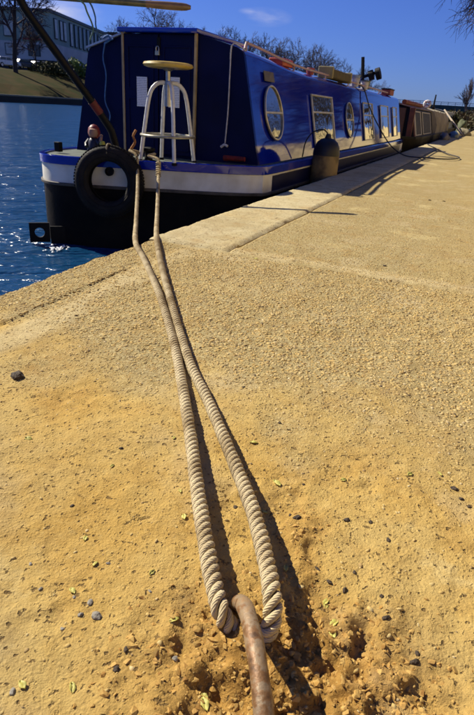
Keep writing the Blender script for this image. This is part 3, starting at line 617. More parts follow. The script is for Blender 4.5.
ra = [(-2.70, 4.25, .18), (-2.66, 4.21, .19), tuple(ony(130, 150.5, 4.12)), tuple(ony(136.5, 156, 4.06)), tuple(ony(137.5, 170, 4.0)), tuple(ony(137.5, 190, 3.55)), tuple(ony(136, 222, 2.75)), tuple(onz(135.5, 242, .012)), G(144, 259), G(158, 291), G(167, 318), G(175.5, 350), G(183, 390, .002), G(191, 440, .007), G(199, 500, .013), G(208, 555, .017), G(215, 590, .016), tuple(onz(221, 611, .026)), tuple(onz(229, 625, .008)), tuple(onz(243, 633, -.004))]
rb = [tuple(onz(257, 636, -.002)), tuple(onz(269, 630, .020)), tuple(onz(273, 610, .038)), tuple(onz(271, 588, .046)), tuple(onz(266, 560, .042)), tuple(onz(252, 508, .034)), G(231, 455, .010), G(208, 401), G(191, 366), G(179, 330), G(170, 298), G(162, 268), tuple(onz(156.5, 238, .012)), tuple(ony(157, 215, 2.95)), tuple(ony(158, 190, 3.6)), tuple(ony(158.5, 172, 4.05)), tuple(ony(158.5, 160, 4.14)), (-2.57, 4.19, .175), (-2.56, 4.26, .185), (-2.60, 4.315, .18), (-2.665, 4.29, .17)]
rope = laid_rope('mooring_rope', ra+rb, RR, .043, ROPE, step=.003)
tag(rope, 'thick three strand mooring rope doubled through the iron ring', 'rope')
# a whipping on the rope below the rim
wp = MB(); p0, p1 = Vector(ony(158.4, 163, 4.13)), Vector(ony(158.3, 176, 3.97)); d_ = p1-p0
for k in range(7):
    q = p0+d_*(k/6); wp.tube([q+Vector((.017*math.cos(a), .017*math.sin(a), .006*math.cos(a+1))) for a in [2*math.pi*i/14 for i in range(14)]], .006, 6, closed=True)
wo = wp.build('whipping', ROPE, rope, smooth=True)
rust = bpy.data.materials.new('rusty iron'); rust.use_nodes = True; t = rust.node_tree; b = t.nodes['Principled BSDF']; tc = N(t, 'ShaderNodeTexCoord')
n1 = N(t, 'ShaderNodeTexNoise'); n1.inputs['Scale'].default_value = 55; n1.inputs['Detail'].default_value = 8; n1.inputs['Roughness'].default_value = .65; t.links.new(tc.outputs['Object'], n1.inputs['Vector'])
cr = N(t, 'ShaderNodeValToRGB'); e = cr.color_ramp.elements; e[0].position = .32; e[0].color = (.09, .045, .018, 1); e[1].position = .70; e[1].color = (.24, .10, .03, 1)
x = e.new(.45); x.color = (.20, .10, .035, 1); x = e.new(.52); x.color = (.25, .18, .105, 1); x = e.new(.64); x.color = (.30, .19, .09, 1)
t.links.new(n1.outputs[0], cr.inputs[0]); t.links.new(cr.outputs[0], b.inputs['Base Color']); b.inputs['Metallic'].default_value = .25; b.inputs['Roughness'].default_value = .55
n2 = N(t, 'ShaderNodeTexNoise'); n2.inputs['Scale'].default_value = 160; n2.inputs['Detail'].default_value = 6; t.links.new(tc.outputs['Object'], n2.inputs['Vector']); bp = N(t, 'ShaderNodeBump'); bp.inputs['Strength'].default_value = .5; bp.inputs['Distance'].default_value = .002; t.links.new(n2.outputs[0], bp.inputs['Height']); t.links.new(bp.outputs[0], b.inputs['Normal'])
rdir = Vector((.5, -.866, 0)).normalized(); far = Vector((-.176, .500, 0)); MR = .14
cc = far+rdir*MR+Vector((0, 0, -.06))
m = MB(); m.tube([cc+rdir*(-MR*math.cos(a))+Vector((0, 0, MR*math.sin(a))) for a in [2*math.pi*i/96 for i in range(96)]], [.0102+.0004*math.sin(i*.9) for i in range(96)], 20, closed=True)
tag(m.build('mooring_ring', rust, smooth=True), 'rusty iron mooring ring standing up out of the soil', 'mooring ring')
# ------------------------------------------------------------------ loose stones and fallen leaves on the quay
def stone(px, py, size, m, i):
    p = onz(px, py, .004); bm = bmesh.new(); bmesh.ops.create_icosphere(bm, subdivisions=2, radius=1)
    r = random.Random(i)
    off = Vector((r.random()*9, r.random()*9, r.random()*9))
    from mathutils import noise as mn
    for v in bm.verts: v.co *= 1+.45*mn.noise(v.co*1.3+off)
    bmesh.ops.scale(bm, verts=bm.verts, vec=(size*r.uniform(.9, 1.4), size*r.uniform(.6, 1), size*.6)); bmesh.ops.rotate(bm, verts=bm.verts, cent=(0,0,0), matrix=Matrix.Rotation(r.random()*6, 3, 'Z'))
    me = bpy.data.meshes.new('stone'); bm.to_mesh(me); bm.free(); me.materials.append(m)
    o = bpy.data.objects.new('stone', me); COL.objects.link(o); o.location = (p[0], p[1], float(gh(p[0], p[1]))+size*.12); return o
dk = mat('dark wet grit', (.065, .042, .020), .8, var=.5, vscale=60, bump=.6, bscale=200); gy = mat('grey pebble', (.30, .27, .21), .8, var=.4, vscale=60, bump=.4, bscale=200)
tag(stone(17, 374, .018, dk, 1), 'black lump of grit on the gravel beside the cement strip', 'stone')
tag(stone(96, 613, .0065, gy, 2), 'small grey pebble lying in the trodden sand', 'stone')
for i, (px, py, s) in enumerate([(298,514,.009),(291,509,.005),(417,656,.007),(419,648,.005),(386,617,.006),(382,595,.004),(345,588,.006),(355,570,.005),(330,580,.006),(236,503,.006),(280,420,.005),(121,448,.005),(72,503,.004),(116,667,.006),(126,648,.004),(318,566,.005),(389,538,.005),(455,487,.007),(462,497,.006),(470,505,.005),(371,520,.005),(347,517,.006),(304,482,.004),(244,385,.005),(385,265,.012),(430,200,.014),(444,201,.012)]):
    tag(stone(px, py, s*.75, dk, 20+i), 'dark crumb of grit lying loose on the sandy quay', 'stone', 'dark crumbs of grit')
for i, (px, py, s) in enumerate([(90,600,.006),(80,612,.005),(74,594,.004),(40,585,.004),(150,590,.004),(62,625,.004),(12,690,.006),(175,655,.005),(108,560,.004),(30,560,.004)]):
    tag(stone(px, py, s*.7, gy, 60+i), 'grey pebble pressed into the sand left of the rope', 'stone', 'grey pebbles in the sand')
leafm = mat('yellow green leaf', (.52, .45, .10), .6, var=.3, vscale=60, col2=(.36, .34, .07))
def leaf(px, py, s, i):
    r = random.Random(900+i); p = onz(px, py, .004); n = 8; vs = []; fs = []
    for k in range(n+1):
        t = k/n; w_ = math.sin(math.pi*min(t*.96+.02, 1))**.8*.30*r.uniform(.75, 1.2); z = .07*math.sin(t*3.1)*r.uniform(.8, 1.2)
        vs += [(t-.5, -w_, z+.05*r.random()), (t-.5, .05*math.sin(t*9+i), z-.14), (t-.5, w_, z+.06*r.random())]
    for k in range(n): a = k*3; fs += [(a, a+3, a+4, a+1), (a+1, a+4, a+5, a+2)]
    m = MB(); M_ = Matrix.Rotation(r.random()*6.3, 3, 'Z') @ Matrix.Rotation(r.uniform(-.3, .3), 3, 'X')
    m.add([M_ @ (Vector(v)*s) for v in vs], fs); o = m.build('fallen_leaf', leafm, smooth=True); o.location = (p[0], p[1], float(gh(p[0], p[1]))+s*.05+.001)
    sd = o.modifiers.new('thickness', 'SOLIDIFY'); sd.thickness = .0005
    return o
for i, (px, py, s) in enumerate([(174,619,.013),(95,560,.010),(28,437,.014),(85,535,.010),(174,437,.010),(184,515,.012),(254,440,.016),(277,480,.020),(262,523,.016),(344,477,.012),(410,474,.014),(327,596,.013),(335,618,.016),(333,630,.013),(327,600,.010),(286,567,.012),(440,473,.012),(205,700,.016),(72,684,.013),(22,683,.013),(112,465,.010),(180,491,.009),(72,587,.012),(152,571,.011),(265,508,.010),(268,545,.010),(205,690,.010),(240,310,.012),(318,330,.010),(256,258,.02)]):
    tag(leaf(px, py, s, i), 'small yellow green leaf fallen on the sandy quay', 'leaf', 'fallen leaves on the quay')
# ------------------------------------------------------------------ cords, figurine on the stern
bc = mat('blue twine', (.05, .16, .42), .8, var=.4, vscale=40); wc = mat('pale cord', (.5, .5, .52), .8, var=.3, vscale=40)
def cord(name, pts, r, m, label, cat='cord', step=.02):
    mb = MB(); mb.tube(catmull(pts, step), r, 6); return tag(mb.build(name, m, smooth=True), label, cat)
cy = CB-.03
cord('blue_twine', [tuple(ony(105, 42, cy)), tuple(ony(103, 58, cy)), tuple(ony(106, 75, cy)), tuple(ony(105, 100, cy)), tuple(ony(110, 115, cy)), tuple(ony(108, 128, cy)), tuple(ony(113, 140, cy)), tuple(ony(112, 149, cy-.1))], .006, bc, 'blue twine hanging down the dark bulkhead behind the figurine')
def loopy(px, py, rr, n, y, seed):
    r = random.Random(seed); return [tuple(ony(px+rr*math.cos(k*1.9+seed)*r.uniform(.4, 1), py+rr*.5*math.sin(k*1.9+seed)*r.uniform(.3, 1), y+.03*r.uniform(-1, 1))) for k in range(n)]
cord('twine_bundle', loopy(107, 38, 8, 16, CB-.01, 3)+[tuple(ony(104, 44, CB-.03))], .007, bc, 'tangled bundle of blue twine on the left roof slope of the cabin')
b0 = TE-TD*.30; b1 = TE-TD*.42
cord('hanging_string', [tuple(b0+Vector((0, 0, .02))), tuple(ony(82, 2, 3.62)), tuple(ony(87, 12, 3.7)), tuple(ony(93, 28, 3.9)), tuple(ony(90, 40, 4.1))], .006, mat('green string', (.12, .24, .20), .8), 'green string hanging free from the tiller bar')
cord('slack_string', [tuple(b1+Vector((0, 0, .02))), tuple(ony(90, 3, 3.7)), tuple(ony(95, 16, 3.9)), tuple(ony(96, 27, 4.2)), tuple(ony(100, 38, 4.7)), tuple(ony(106, 37, CB-.02))], .006, bc, 'slack blue string running from the tiller bar to the roof')
cord('pale_cord', [tuple(ony(246, 51, CB+.06)), tuple(ony(238, 45, CB-.01)), tuple(ony(232, 45, CB-.03)), tuple(ony(230, 70, CB-.03)), tuple(ony(228, 110, CB-.03)), tuple(ony(225, 143, CB-.03))], .006, wc, 'pale cord hanging straight down the right half of the bulkhead')
m = MB(); q = ony(224.5, 146, CB-.03); m.tube([(q[0]-.035, q[1], q[2]-.01), (q[0], q[1], q[2]+.012), (q[0]+.03, q[1], q[2]+.0)], .012, 8); m.build('toggle', wc, bpy.data.objects['pale_cord'], smooth=True)
# figurine: gnome like garden figure with a red hood
fx, fy = -3.20, 4.30; fz = .113
fig = empty('garden_figurine', (fx, fy, fz), 'small garden figurine with red hood and one raised hand', 'figurine')
bd = mat('figurine coat', (.012, .012, .03), .5); hd = mat('figurine hood', (.22, .025, .02), .5); sk = mat('figurine face', (.34, .19, .13), .5); yl_ = mat('figurine yellow', (.55, .5, .06), .5)
body = MB(); body.lathe([(0, 0), (.062, .0), (.066, .03), (.055, .09), (.048, .13), (.03, .155), (0, .165)], (fx, fy, fz), 20)
body.tube([(fx+.04, fy-.01, fz+.135), (fx+.075, fy-.03, fz+.11), (fx+.10, fy-.04, fz+.135)], [.02, .018, .014], 8); body.tube([(fx-.04, fy-.01, fz+.135), (fx-.062, fy-.03, fz+.10), (fx-.04, fy-.06, fz+.08)], [.02, .018, .014], 8)
body.build('body', bd, fig, smooth=True)
m = MB(); m.lathe([(.03, .15), (.047, .17), (.054, .20), (.047, .235), (.025, .258), (0, .265)], (fx, fy+.006, fz), 18); m.build('hood', hd, fig, smooth=True)
m = MB(); m.lathe([(0, .155), (.03, .165), (.042, .195), (.036, .225), (0, .24)], (fx+.012, fy-.022, fz), 16); m.build('face', sk, fig, smooth=True)
m = MB(); m.tube([(fx+.10, fy-.04, fz+.13), (fx+.108, fy-.043, fz+.165)], [.014, .011], 8)
for k in range(4): m.tube([(fx+.100+.006*k, fy-.043, fz+.160), (fx+.099+.008*k, fy-.044, fz+.192-.004*abs(k-1.5))], [.0045, .0035], 6)
m.build('hand', sk, fig, smooth=True)
m = MB(); m.lathe([(0, .09), (.02, .095), (.026, .115), (.018, .135), (0, .14)], (fx+.125, fy-.05, fz), 14); m.build('held_fruit', yl_, fig, smooth=True)
# brown rope tail hanging by the stool
cord('rope_tail', [tuple(ony(136, 130, 4.14)), tuple(ony(133, 136, 4.12)), tuple(ony(135, 142, 4.12)), tuple(ony(131, 149, 4.14))], .011, mat('orange brown rope', (.42, .17, .04), .9, var=.5, vscale=60), 'short orange brown rope tail tied to the stool foot ring', 'rope', .015)
# ------------------------------------------------------------------ things on the roof
def roofz(y, x):
    s_ = csec(y); s_ = sorted(s_); return float(np.interp(x, [a for a, _ in s_], [b for _, b in s_]))
tub = empty('wooden_trough', (-2.05, 8.2, roofz(8.2, -2.05)), 'yellow ended wooden trough lying on the cabin roof', 'trough')
m = MB(); zt_ = roofz(8.4, -2.1)+.03
m.box((-2.10, 8.35, zt_+.045), (.18, 1.05, .11)); m.build('trough_side', mat('mossy wood', (.10, .075, .02), .8, var=.5, vscale=12), tub, bevel=.02)
m = MB(); m.box((-2.10, 7.80, zt_+.05), (.20, .05, .14)); m.build('end_board', mat('yellow board', (.34, .28, .10), .7), tub, bevel=.01)
m = MB(); m.box((-2.10, 8.90, zt_+.05), (.20, .05, .14)); m.build('end_board', MATS['yellow board'], tub, bevel=.01)
m = MB(); zz = roofz(6.1, -2.12); m.box((-2.15, 6.15, zz+.035), (.16, .34, .07)); tag(m.build('red_box', mat('orange red plastic', (.55, .07, .02), .5, var=.4, vscale=15), bevel=.012), 'flat orange red box on the cabin roof by the handrail', 'box')
m = MB(); zz = roofz(7.1, -2.12); m.lathe([(.04, 0), (.055, .07), (.05, .075), (.0, .06)], (-2.12, 7.15, zz), 14); tag(m.build('roof_bowl', mat('red bowl', (.35, .05, .04), .5)), 'small red bowl on the cabin roof before the trough', 'bowl')
for i, (yy_, xx_, s_, c_) in enumerate(((9.6, -2.1, .10, (.5, .5, .5)), (9.95, -2.2, .13, (.25, .33, .45)), (10.3, -2.08, .09, (.6, .58, .5)), (10.7, -2.15, .11, (.16, .2, .16)))):
    m = MB(); zz = roofz(yy_, xx_); m.lathe([(s_*.6, 0), (s_*.8, s_*1.2), (s_*.9, s_*1.25), (s_*.7, s_*1.22), (s_*.5, s_*.9), (0, s_*.85)], (xx_, yy_, zz), 14); m.build
    o = m.build('plant_pot', mat('pot %d' % i, c_, .7, var=.4, vscale=20), smooth=True); tag(o, ['pale grey pot on the roof next to the trough', 'blue grey pot on the roof, second past the trough', 'cream pot on the roof under the black lamp', 'dark green pot on the roof past the lamp post'][i], 'pot')
lamp = empty('roof_lamp', (-2.15, 11.2, roofz(11.2, -2.15)), 'black twin drum lamp on a post standing on the cabin roof', 'lamp')
def lp(px, py): return Vector(ony(px, py, 11.2))
m = MB(); m.tube([lp(362.5, 92), lp(363, 57)], [.035, .03], 8); m.build('post', darkm, lamp, smooth=True)
m = MB(); m.tube([lp(354, 80), lp(378, 72)], .028, 8); m.build('cross_arm', darkm, lamp)
for a, b2, r in (((369, 76), (373.5, 74.5), .085), ((376, 74.5), (380.5, 73), .10)):
    m = MB(); m.tube([lp(*a), lp(*b2)], r, 14); m.build('drum', darkm, lamp, smooth=True)
m = MB(); m.tube([lp(352, 84), lp(362, 78)], .03, 8); m.tube([lp(356, 90), lp(366, 80)], .022, 8); m.build('brace', steel, lamp)
tb = empty('tool_box', (-2.1, 12.9, roofz(12.9, -2.1)), 'small red brown crate near the far end of the roof', 'crate')
m = MB(); zz = roofz(12.9, -2.1); m.box((-2.1, 12.9, zz+.055), (.18, .5, .1)); m.build('crate_body', mat('red brown crate', (.28, .07, .05), .7, var=.4), tb, bevel=.01); m = MB(); m.box((-2.1, 12.9, zz+.115), (.20, .53, .02)); m.build('crate_lid', darkm, tb, bevel=.005)
# black hose from the roof down onto the quay
hz = [(-2.08, 9.6, roofz(9.6, -2.08)+.03), (-1.98, 9.75, .98), (-1.86, 9.9, .7), (-1.68, 10.0, .42), (-1.45, 10.0, .16), (-1.2, 9.9, .03), (-.9, 9.7, .025), (-.5, 9.9, .025), (-.35, 10.6, .025), (-.6, 11.5, .025), (-.9, 13, .025), (-1.3, 15, .03)]
cord('black_hose', hz, .010, mat('hose rubber', (.012, .012, .012), .5), 'black hose dropping from the boat roof and lying on the quay', 'hose', .06)
# ------------------------------------------------------------------ boats moored further along
def simple_boat(name, label, y0, y1, xc, half, hullm, sidem, roofm, zc, group=None, top=.95):
    L = y1-y0; o = empty(name, (xc, (y0+y1)/2, WATER), label, 'boat', group)
    st_ = [(xc-half, y0+1.2), (xc-half*.92, y0+.5), (xc-half*.6, y0+.12), (xc, y0), (xc+half*.6, y0+.12), (xc+half*.92, y0+.5), (xc+half, y0+1.2)]
    pts = outline(st_, y1, half, xc)
    m = MB(); band(m, pts, lambda x: .10, lambda x: -1.1); m.build('hull', hullm, o, smooth=True)
    m = MB(); band(m, pts, lambda x: .15, lambda x: .09, .02); m.build('gunwale', darkm, o)
    m = MB(); m.add([(x, y_, .12) for x, y_ in pts], [tuple(range(len(pts)))]); m.build('deck', deckm, o)
    h2 = half*.88; h3 = half*.72; ya, yb = zc
    sec = [(xc-h2, .10), (xc-h3, top), (xc-h3*.5, top+.09), (xc+h3*.5, top+.09), (xc+h3, top), (xc+h2, .10)]
    m = MB(); m.prism([(x, ya, z) for x, z in sec], (0, yb-ya, 0)); m.build('cabin', sidem, o, bevel=.02)
    sec2 = [(xc-h3-.02, top+.012), (xc-h3*.5, top+.10), (xc+h3*.5, top+.10), (xc+h3+.02, top+.012), (xc+h3+.02, top+.03), (xc+h3*.5, top+.12), (xc-h3*.5, top+.12), (xc-h3-.02, top+.03)]
    m = MB(); m.prism([(x, ya-.05, z) for x, z in sec2], (0, yb-ya+.1, 0)); m.build('roof', roofm, o)
    b0 = Vector((xc+h2, 0, .10)); v = Vector((h3-h2, 0, top-.10)); vn = v.normalized(); nn = Vector((vn.z, 0, -vn.x))
    return o, (lambda y, s, out=.0: b0+Vector((0, y, 0))+v*s+nn*out)
dks = mat('black cabin side', (.006, .006, .014), .6, var=.4, spec=.25); org = mat('orange red post', (.14, .035, .015), .5, var=.4, vscale=9); crm = mat('cream line', (.62, .56, .42), .6)
bt, sp_ = simple_boat('moored_boat', 'black sided narrowboat with cream outlined panels beyond the blue boat', 15.25, 29.5, -2.72, 1.12, black, dks, mat('red roof', (.07, .03, .025), .6), (15.9, 27.6), None, .80)
def sbox(parent, name, f, y0, y1, s0, s1, o0, o1, m, bevel=0):
    b = MB(); a = [f(y0, s0, o0), f(y1, s0, o0), f(y1, s1, o0), f(y0, s1, o0)]; b.quadbox(a, (f(y0, s0, o1)-f(y0, s0, o0))); return b.build(name, m, parent, bevel=bevel)
for y0, y1 in ((16.25, 17.75), (18.15, 20.7)):
    p = sbox(bt, 'side_panel', sp_, y0, y1, .08, .93, .003, .012, dks)
    w_ = .09
    for a in ((y0, y1, .90, .93), (y0, y1, .08, .11), (y0, y0+w_*1.4, .112, .898), (y1-w_*1.4, y1, .112, .898)): sbox(p, 'coach_line', sp_, a[0], a[1], a[2], a[3], .013, .02, crm)
sbox(bt, 'side_door', sp_, 15.92, 16.08, .0, 1.02, .003, .03, org)
# orange bulkhead facing the blue boat
m = MB(); m.box((-1.88, 15.86, .47), (.14, .07, .72)); m.build('bulkhead_post', org, bt, bevel=.01)
m = MB(); m.box((-2.75, 15.86, .46), (1.4, .05, .70)); m.build('bulkhead', mat('brown bulkhead', (.12, .05, .025), .5), bt)
# beige canvas over the after part
cv = mat('beige canvas', (.40, .34, .22), .9, var=.35, vscale=2.5, bump=.5, bscale=7)
vs = []; fs = []; ny_ = 18; prof = [(1.06, .12), (1.04, .38), (.98, .62), (.88, .84), (.5, .93), (0, .97), (-.5, .93), (-.9, .84), (-1.04, .12)]
for j in range(ny_+1):
    yy_ = 21.4+6.4*j/ny_
    for i, (a, z) in enumerate(prof): vs.append((-2.72+a+.03*math.sin(j*2.1+i), yy_, z+.02*math.sin(j*1.7+i*2)))
n = len(prof); fs = [(j*n+i, j*n+i+1, (j+1)*n+i+1, (j+1)*n+i) for j in range(ny_) for i in range(n-1)]+[tuple(range(n)), tuple(ny_*n+i for i in range(n))]
m = MB(); m.add(vs, fs); m.build('canvas_cover', cv, bt, smooth=True)
m = MB(); m.tube([(-2.16, 16.1, .955), (-2.16, 20.2, .955)], .06, 12); rl = m.build('rolled_sheet', mat('orange sheet', (.24, .055, .02), .7, var=.4, vscale=5), None, smooth=True); tag(rl, 'rolled orange sheet on the roof of the black narrowboat', 'sheet')
bf = empty('life_ring', (-2.05, 20.9, .90), 'white life ring standing on the roof of the black narrowboat', 'life ring')
M_ = Matrix.Rotation(math.radians(80), 3, 'X'); m = MB(); m.lathe([(.085+.05*math.cos(a), .05*math.sin(a)) for a in [2*math.pi*i/10 for i in range(10)]], (-2.05, 20.9, 1.03), 24, M_, closed=True); m.build('ring', mat('white plastic', (.7, .68, .62), .5), bf, smooth=True)
for a in (45, 135, 225, 315):
    a = math.radians(a); p = M_ @ Vector((.085*math.cos(a), .085*math.sin(a), 0)); m = MB(); m.lathe([(.052, -.010), (.052, .010)], Vector((-2.05, 20.9, 1.03))+p, 10, M_ @ Matrix.Rotation(a, 3, 'Z') @ Matrix.Rotation(math.pi/2, 3, 'X')); m.build('band', MATS['orange red plastic'], bf, smooth=True)
b3, s3 = simple_boat('moored_boat', 'low pale boat with long white roof beyond the canvas covered boat', 33, 47, -3.3, 1.2, black, mat('grey green side', (.14, .17, .13), .6, var=.4), mat('white roof', (.68, .68, .66), .6, var=.2), (35, 45.5), None, 1.0)
for k in range(4): sbox(b3, 'window', s3, 36+2.3*k, 37.3+2.3*k, .4, .8, .003, .03, glass)
m = MB(); m.tube([(-2.15, 24.5, .88), (-2.15, 24.5, 1.1), (-2.14, 24.5, 1.45)], [.035, .035, .025], 8); m.box((-2.15, 24.5, .96), (.12, .12, .1)); tag(m.build('chimney_pipe', darkm), 'thin black pipe rising from the canvas covered roof', 'pipe')
# plank propped from the boat to the quay, odds and ends on the quay
pr = mat('weathered plank', (.42, .34, .23), .8, var=.4, vscale=6)
m = MB(); a, b_ = Vector((-2.0, 29.0, .93)), Vector((-.95, 26.5, .0)); d_ = (b_-a); up_ = d_.cross(Vector((0, 1, 0))).normalized(); sd_ = d_.cross(up_).normalized()
m.quadbox([a-sd_*.11, a+sd_*.11, b_+sd_*.11, b_-sd_*.11], up_*.06); tag(m.build('gangplank', pr), 'weathered plank leaning from the far boat down to the quay', 'plank')
def tarp(name, c, s, m_, label, cat, seed):
    r = random.Random(seed); bm = bmesh.new(); bmesh.ops.create_icosphere(bm, subdivisions=3, radius=1)
    from mathutils import noise as mn
    for v in bm.verts:
        k = 1+.35*mn.noise(v.co*1.8+Vector((seed, 0, 0)))+.12*mn.noise(v.co*5); v.co *= k; v.co.z = max(v.co.z, -.35)
    bmesh.ops.scale(bm, verts=bm.verts, vec=s); me = bpy.data.meshes.new(name); bm.to_mesh(me); bm.free(); me.materials.append(m_); me.polygons.foreach_set('use_smooth', [True]*len(me.polygons))
    o = bpy.data.objects.new(name, me); COL.objects.link(o); o.location = (c[0], c[1], c[2]+.33*s[2]); return tag(o, label, cat)
tarp('tarpaulin_heap', (-1.18, 23.5, 0), (.22, .55, .16), mat('blue tarp', (.05, .12, .22), .5, var=.5, vscale=5), 'crumpled blue tarpaulin heap on the quay edge', 'tarpaulin', 3)
tarp('sack_heap', (-.98, 28.5, 0), (.3, .6, .22), mat('pale sack', (.26, .22, .12), .8, var=.4, vscale=6), 'pale sacks heaped on the quay by the plank', 'sack', 5)
tarp('rope_heap', (-1.25, 20.2, 0), (.16, .5, .16), mat('grey rope heap', (.22, .2, .18), .9, var=.5, vscale=20), 'grey coil of rope on the coping by the black boat', 'rope', 8)
tarp('green_sack', (-1.2, 31.0, 0), (.25, .5, .5), mat('olive sack', (.10, .11, .04), .9, var=.5, vscale=8), 'olive sack slumped beyond the pale sacks', 'sack', 9)
# ------------------------------------------------------------------ vegetation
bark = mat('bark', (.045, .032, .026), .95, var=.4, vscale=3); twig = mat('twigs', (.050, .034, .040), .95, var=.3, vscale=1)
def bare_tree(seed, H, spread=.55, levels=5, droop=0.0, rtw=.018, kids=(6, 5, 5, 5), trunk_frac=.32):
    r = random.Random(seed); tk = MB(); cr_ = MB()
    def grow(p, d, L, rad, lev):
        seg = 5 if lev == 0 else 3; pts = [p]; dd = d.copy(); nodes = []
        for i in range(seg):
            dd = (dd+Vector((r.gauss(0, 1), r.gauss(0, 1), r.gauss(0, .7)))*(.06 if lev == 0 else .16)+Vector((0, 0, (.05 if lev < 3 else -droop)))).normalized()
            pts.append(pts[-1]+dd*L/seg); nodes.append((pts[-1], dd.copy(), (i+1)/seg))
        rad2 = rad*.45 if lev < levels-1 else rad*.5
        rs = [rad+(rad2-rad)*i/seg for i in range(seg+1)]
        (tk if lev == 0 else cr_).tube(pts, rs, 7 if lev == 0 else (5 if lev == 1 else 3), cap=False)
        if lev >= levels-1: return
        k = kids[min(lev, len(kids)-1)]
        for j in range(k):
            t = (trunk_frac+(1-trunk_frac)*(j+r.random())/k) if lev == 0 else (.2+.8*(j+r.random())/k)
            q = min(int(t*seg), seg-1); base = pts[q].lerp(pts[q+1], t*seg-q); dn = (pts[q+1]-pts[q]).normalized()
            side_ = dn.orthogonal().normalized(); side_.rotate(Matrix.Rotation(r.random()*6.28, 3, dn)); an = r.uniform(.5, 1.0)*spread*1.6
            nd = (dn*math.cos(an)+side_*math.sin(an)).normalized()
            grow(base, nd, L*r.uniform(.42, .68)*(1-.25*t if lev == 0 else 1), max(rad*(.5-.2*t) if lev == 0 else rad*.5, rtw), lev+1)
        grow(pts[-1], dd, L*.5, rad2, lev+1)
    grow(Vector((0, 0, -.3)), Vector((0, 0, 1)), H*.62, H*.022, 0)
    return tk, cr_
def tree(name, label, base, seed, H, group=None, cat='tree', **k):
    e_ = empty(name, base, label, cat, group); tk, cr_ = bare_tree(seed, H, **k)
    a = tk.build('trunk', bark, None, smooth=True); b_ = cr_.build('crown', twig, None)
    a.parent = e_; b_.parent = e_; return e_
protos = [tree('bare_tree', 'bare winter tree on the far bank behind the blue boat', (0, 0, 0), 100+i, 10, 'bare trees on the far bank', rtw=.022) for i in range(4)]
def bankz(x): return float(np.interp(-x, [52, 53, 57, 64, 67, 112, 312], [.02, .02, 1.3, 3.3, 3.7, 4.3, 6]))
spots = []
for px, ty, x in ((153, 6, -58), (176, 24, -60), (214, 34, -60), (236, 38, -58), (252, 40, -63), (262, 43, -60), (272, 46, -66), (281, 46, -60), (292, 49, -66), (300, 48, -60), (310, 52, -60), (322, 53, -66), (330, 58, -60), (345, 66, -60), (358, 70, -62), (370, 76, -62), (384, 84, -66), (118, 26, -75), (132, 27, -75), (200, 36, -80), (225, 42, -75), (244, 46, -85), (288, 52, -80), (316, 57, -80)):
    p = onx(px, ty, x); spots.append((p[0], p[1], p[2]))
for i, (x, y, z) in enumerate(spots):
    o = protos[i] if i < 4 else copy_tree(protos[i % 4]); bz = bankz(x); s_ = (z-bz)/9.6; o.location = (x, y, bz-.1); o.scale = (s_*random.uniform(.9, 1.25), s_*random.uniform(.9, 1.25), s_); o.rotation_euler = (0, 0, random.random()*6); o['label'] = 'bare winter tree on the far bank behind the blue boat'
    if i == 0: o['label'] = 'tall bare tree rising straight behind the cabin hatch'
    elif i == 1: o['label'] = 'bare tree just right of the tall one behind the hatch'
    elif i in (17, 18): o['label'] = 'faint bare tree between the office building and the hatch'
p = onx(15, 66, -63); tree('bare_tree', 'big dark bare tree on the grass slope before the teal building', (p[0], p[1], bankz(p[0])), 221, 16, 'bare trees on the slope', rtw=.035, spread=.62, trunk_frac=.2, kids=(7, 6, 5, 5))
p = onx(36, 64, -66.5); tree('sapling', 'slim bare sapling between the parked cars and the tiller', (p[0], p[1], bankz(p[0])), 223, 7, rtw=.025)
p = ony(466, 112, 150); pt = tree('poplar', 'slim upright bare poplar rising behind the bridge', (p[0], p[1], .1), 300, 9, spread=.22, rtw=.05, kids=(14, 6, 4), levels=4); pt.scale = (.8, .8, 1)
tree('quay_tree', 'bare tree on the quay whose drooping twigs hang into the sky', (.62, 25.2, -.05), 419, 9.0, droop=.16, rtw=.009, spread=.78, kids=(12, 9, 8, 5), trunk_frac=.3)
for i, (x, y, s_) in enumerate(((7.5, 9, 41), (8.5, 15, 42), (7.2, 20.5, 43), (8.6, 4, 44))):
    tree('bank_tree', 'bare tree on the earth bank right of the quay', (x, y, 3.4), 500+s_, 7, 'bare trees on the earth bank', rtw=.02)
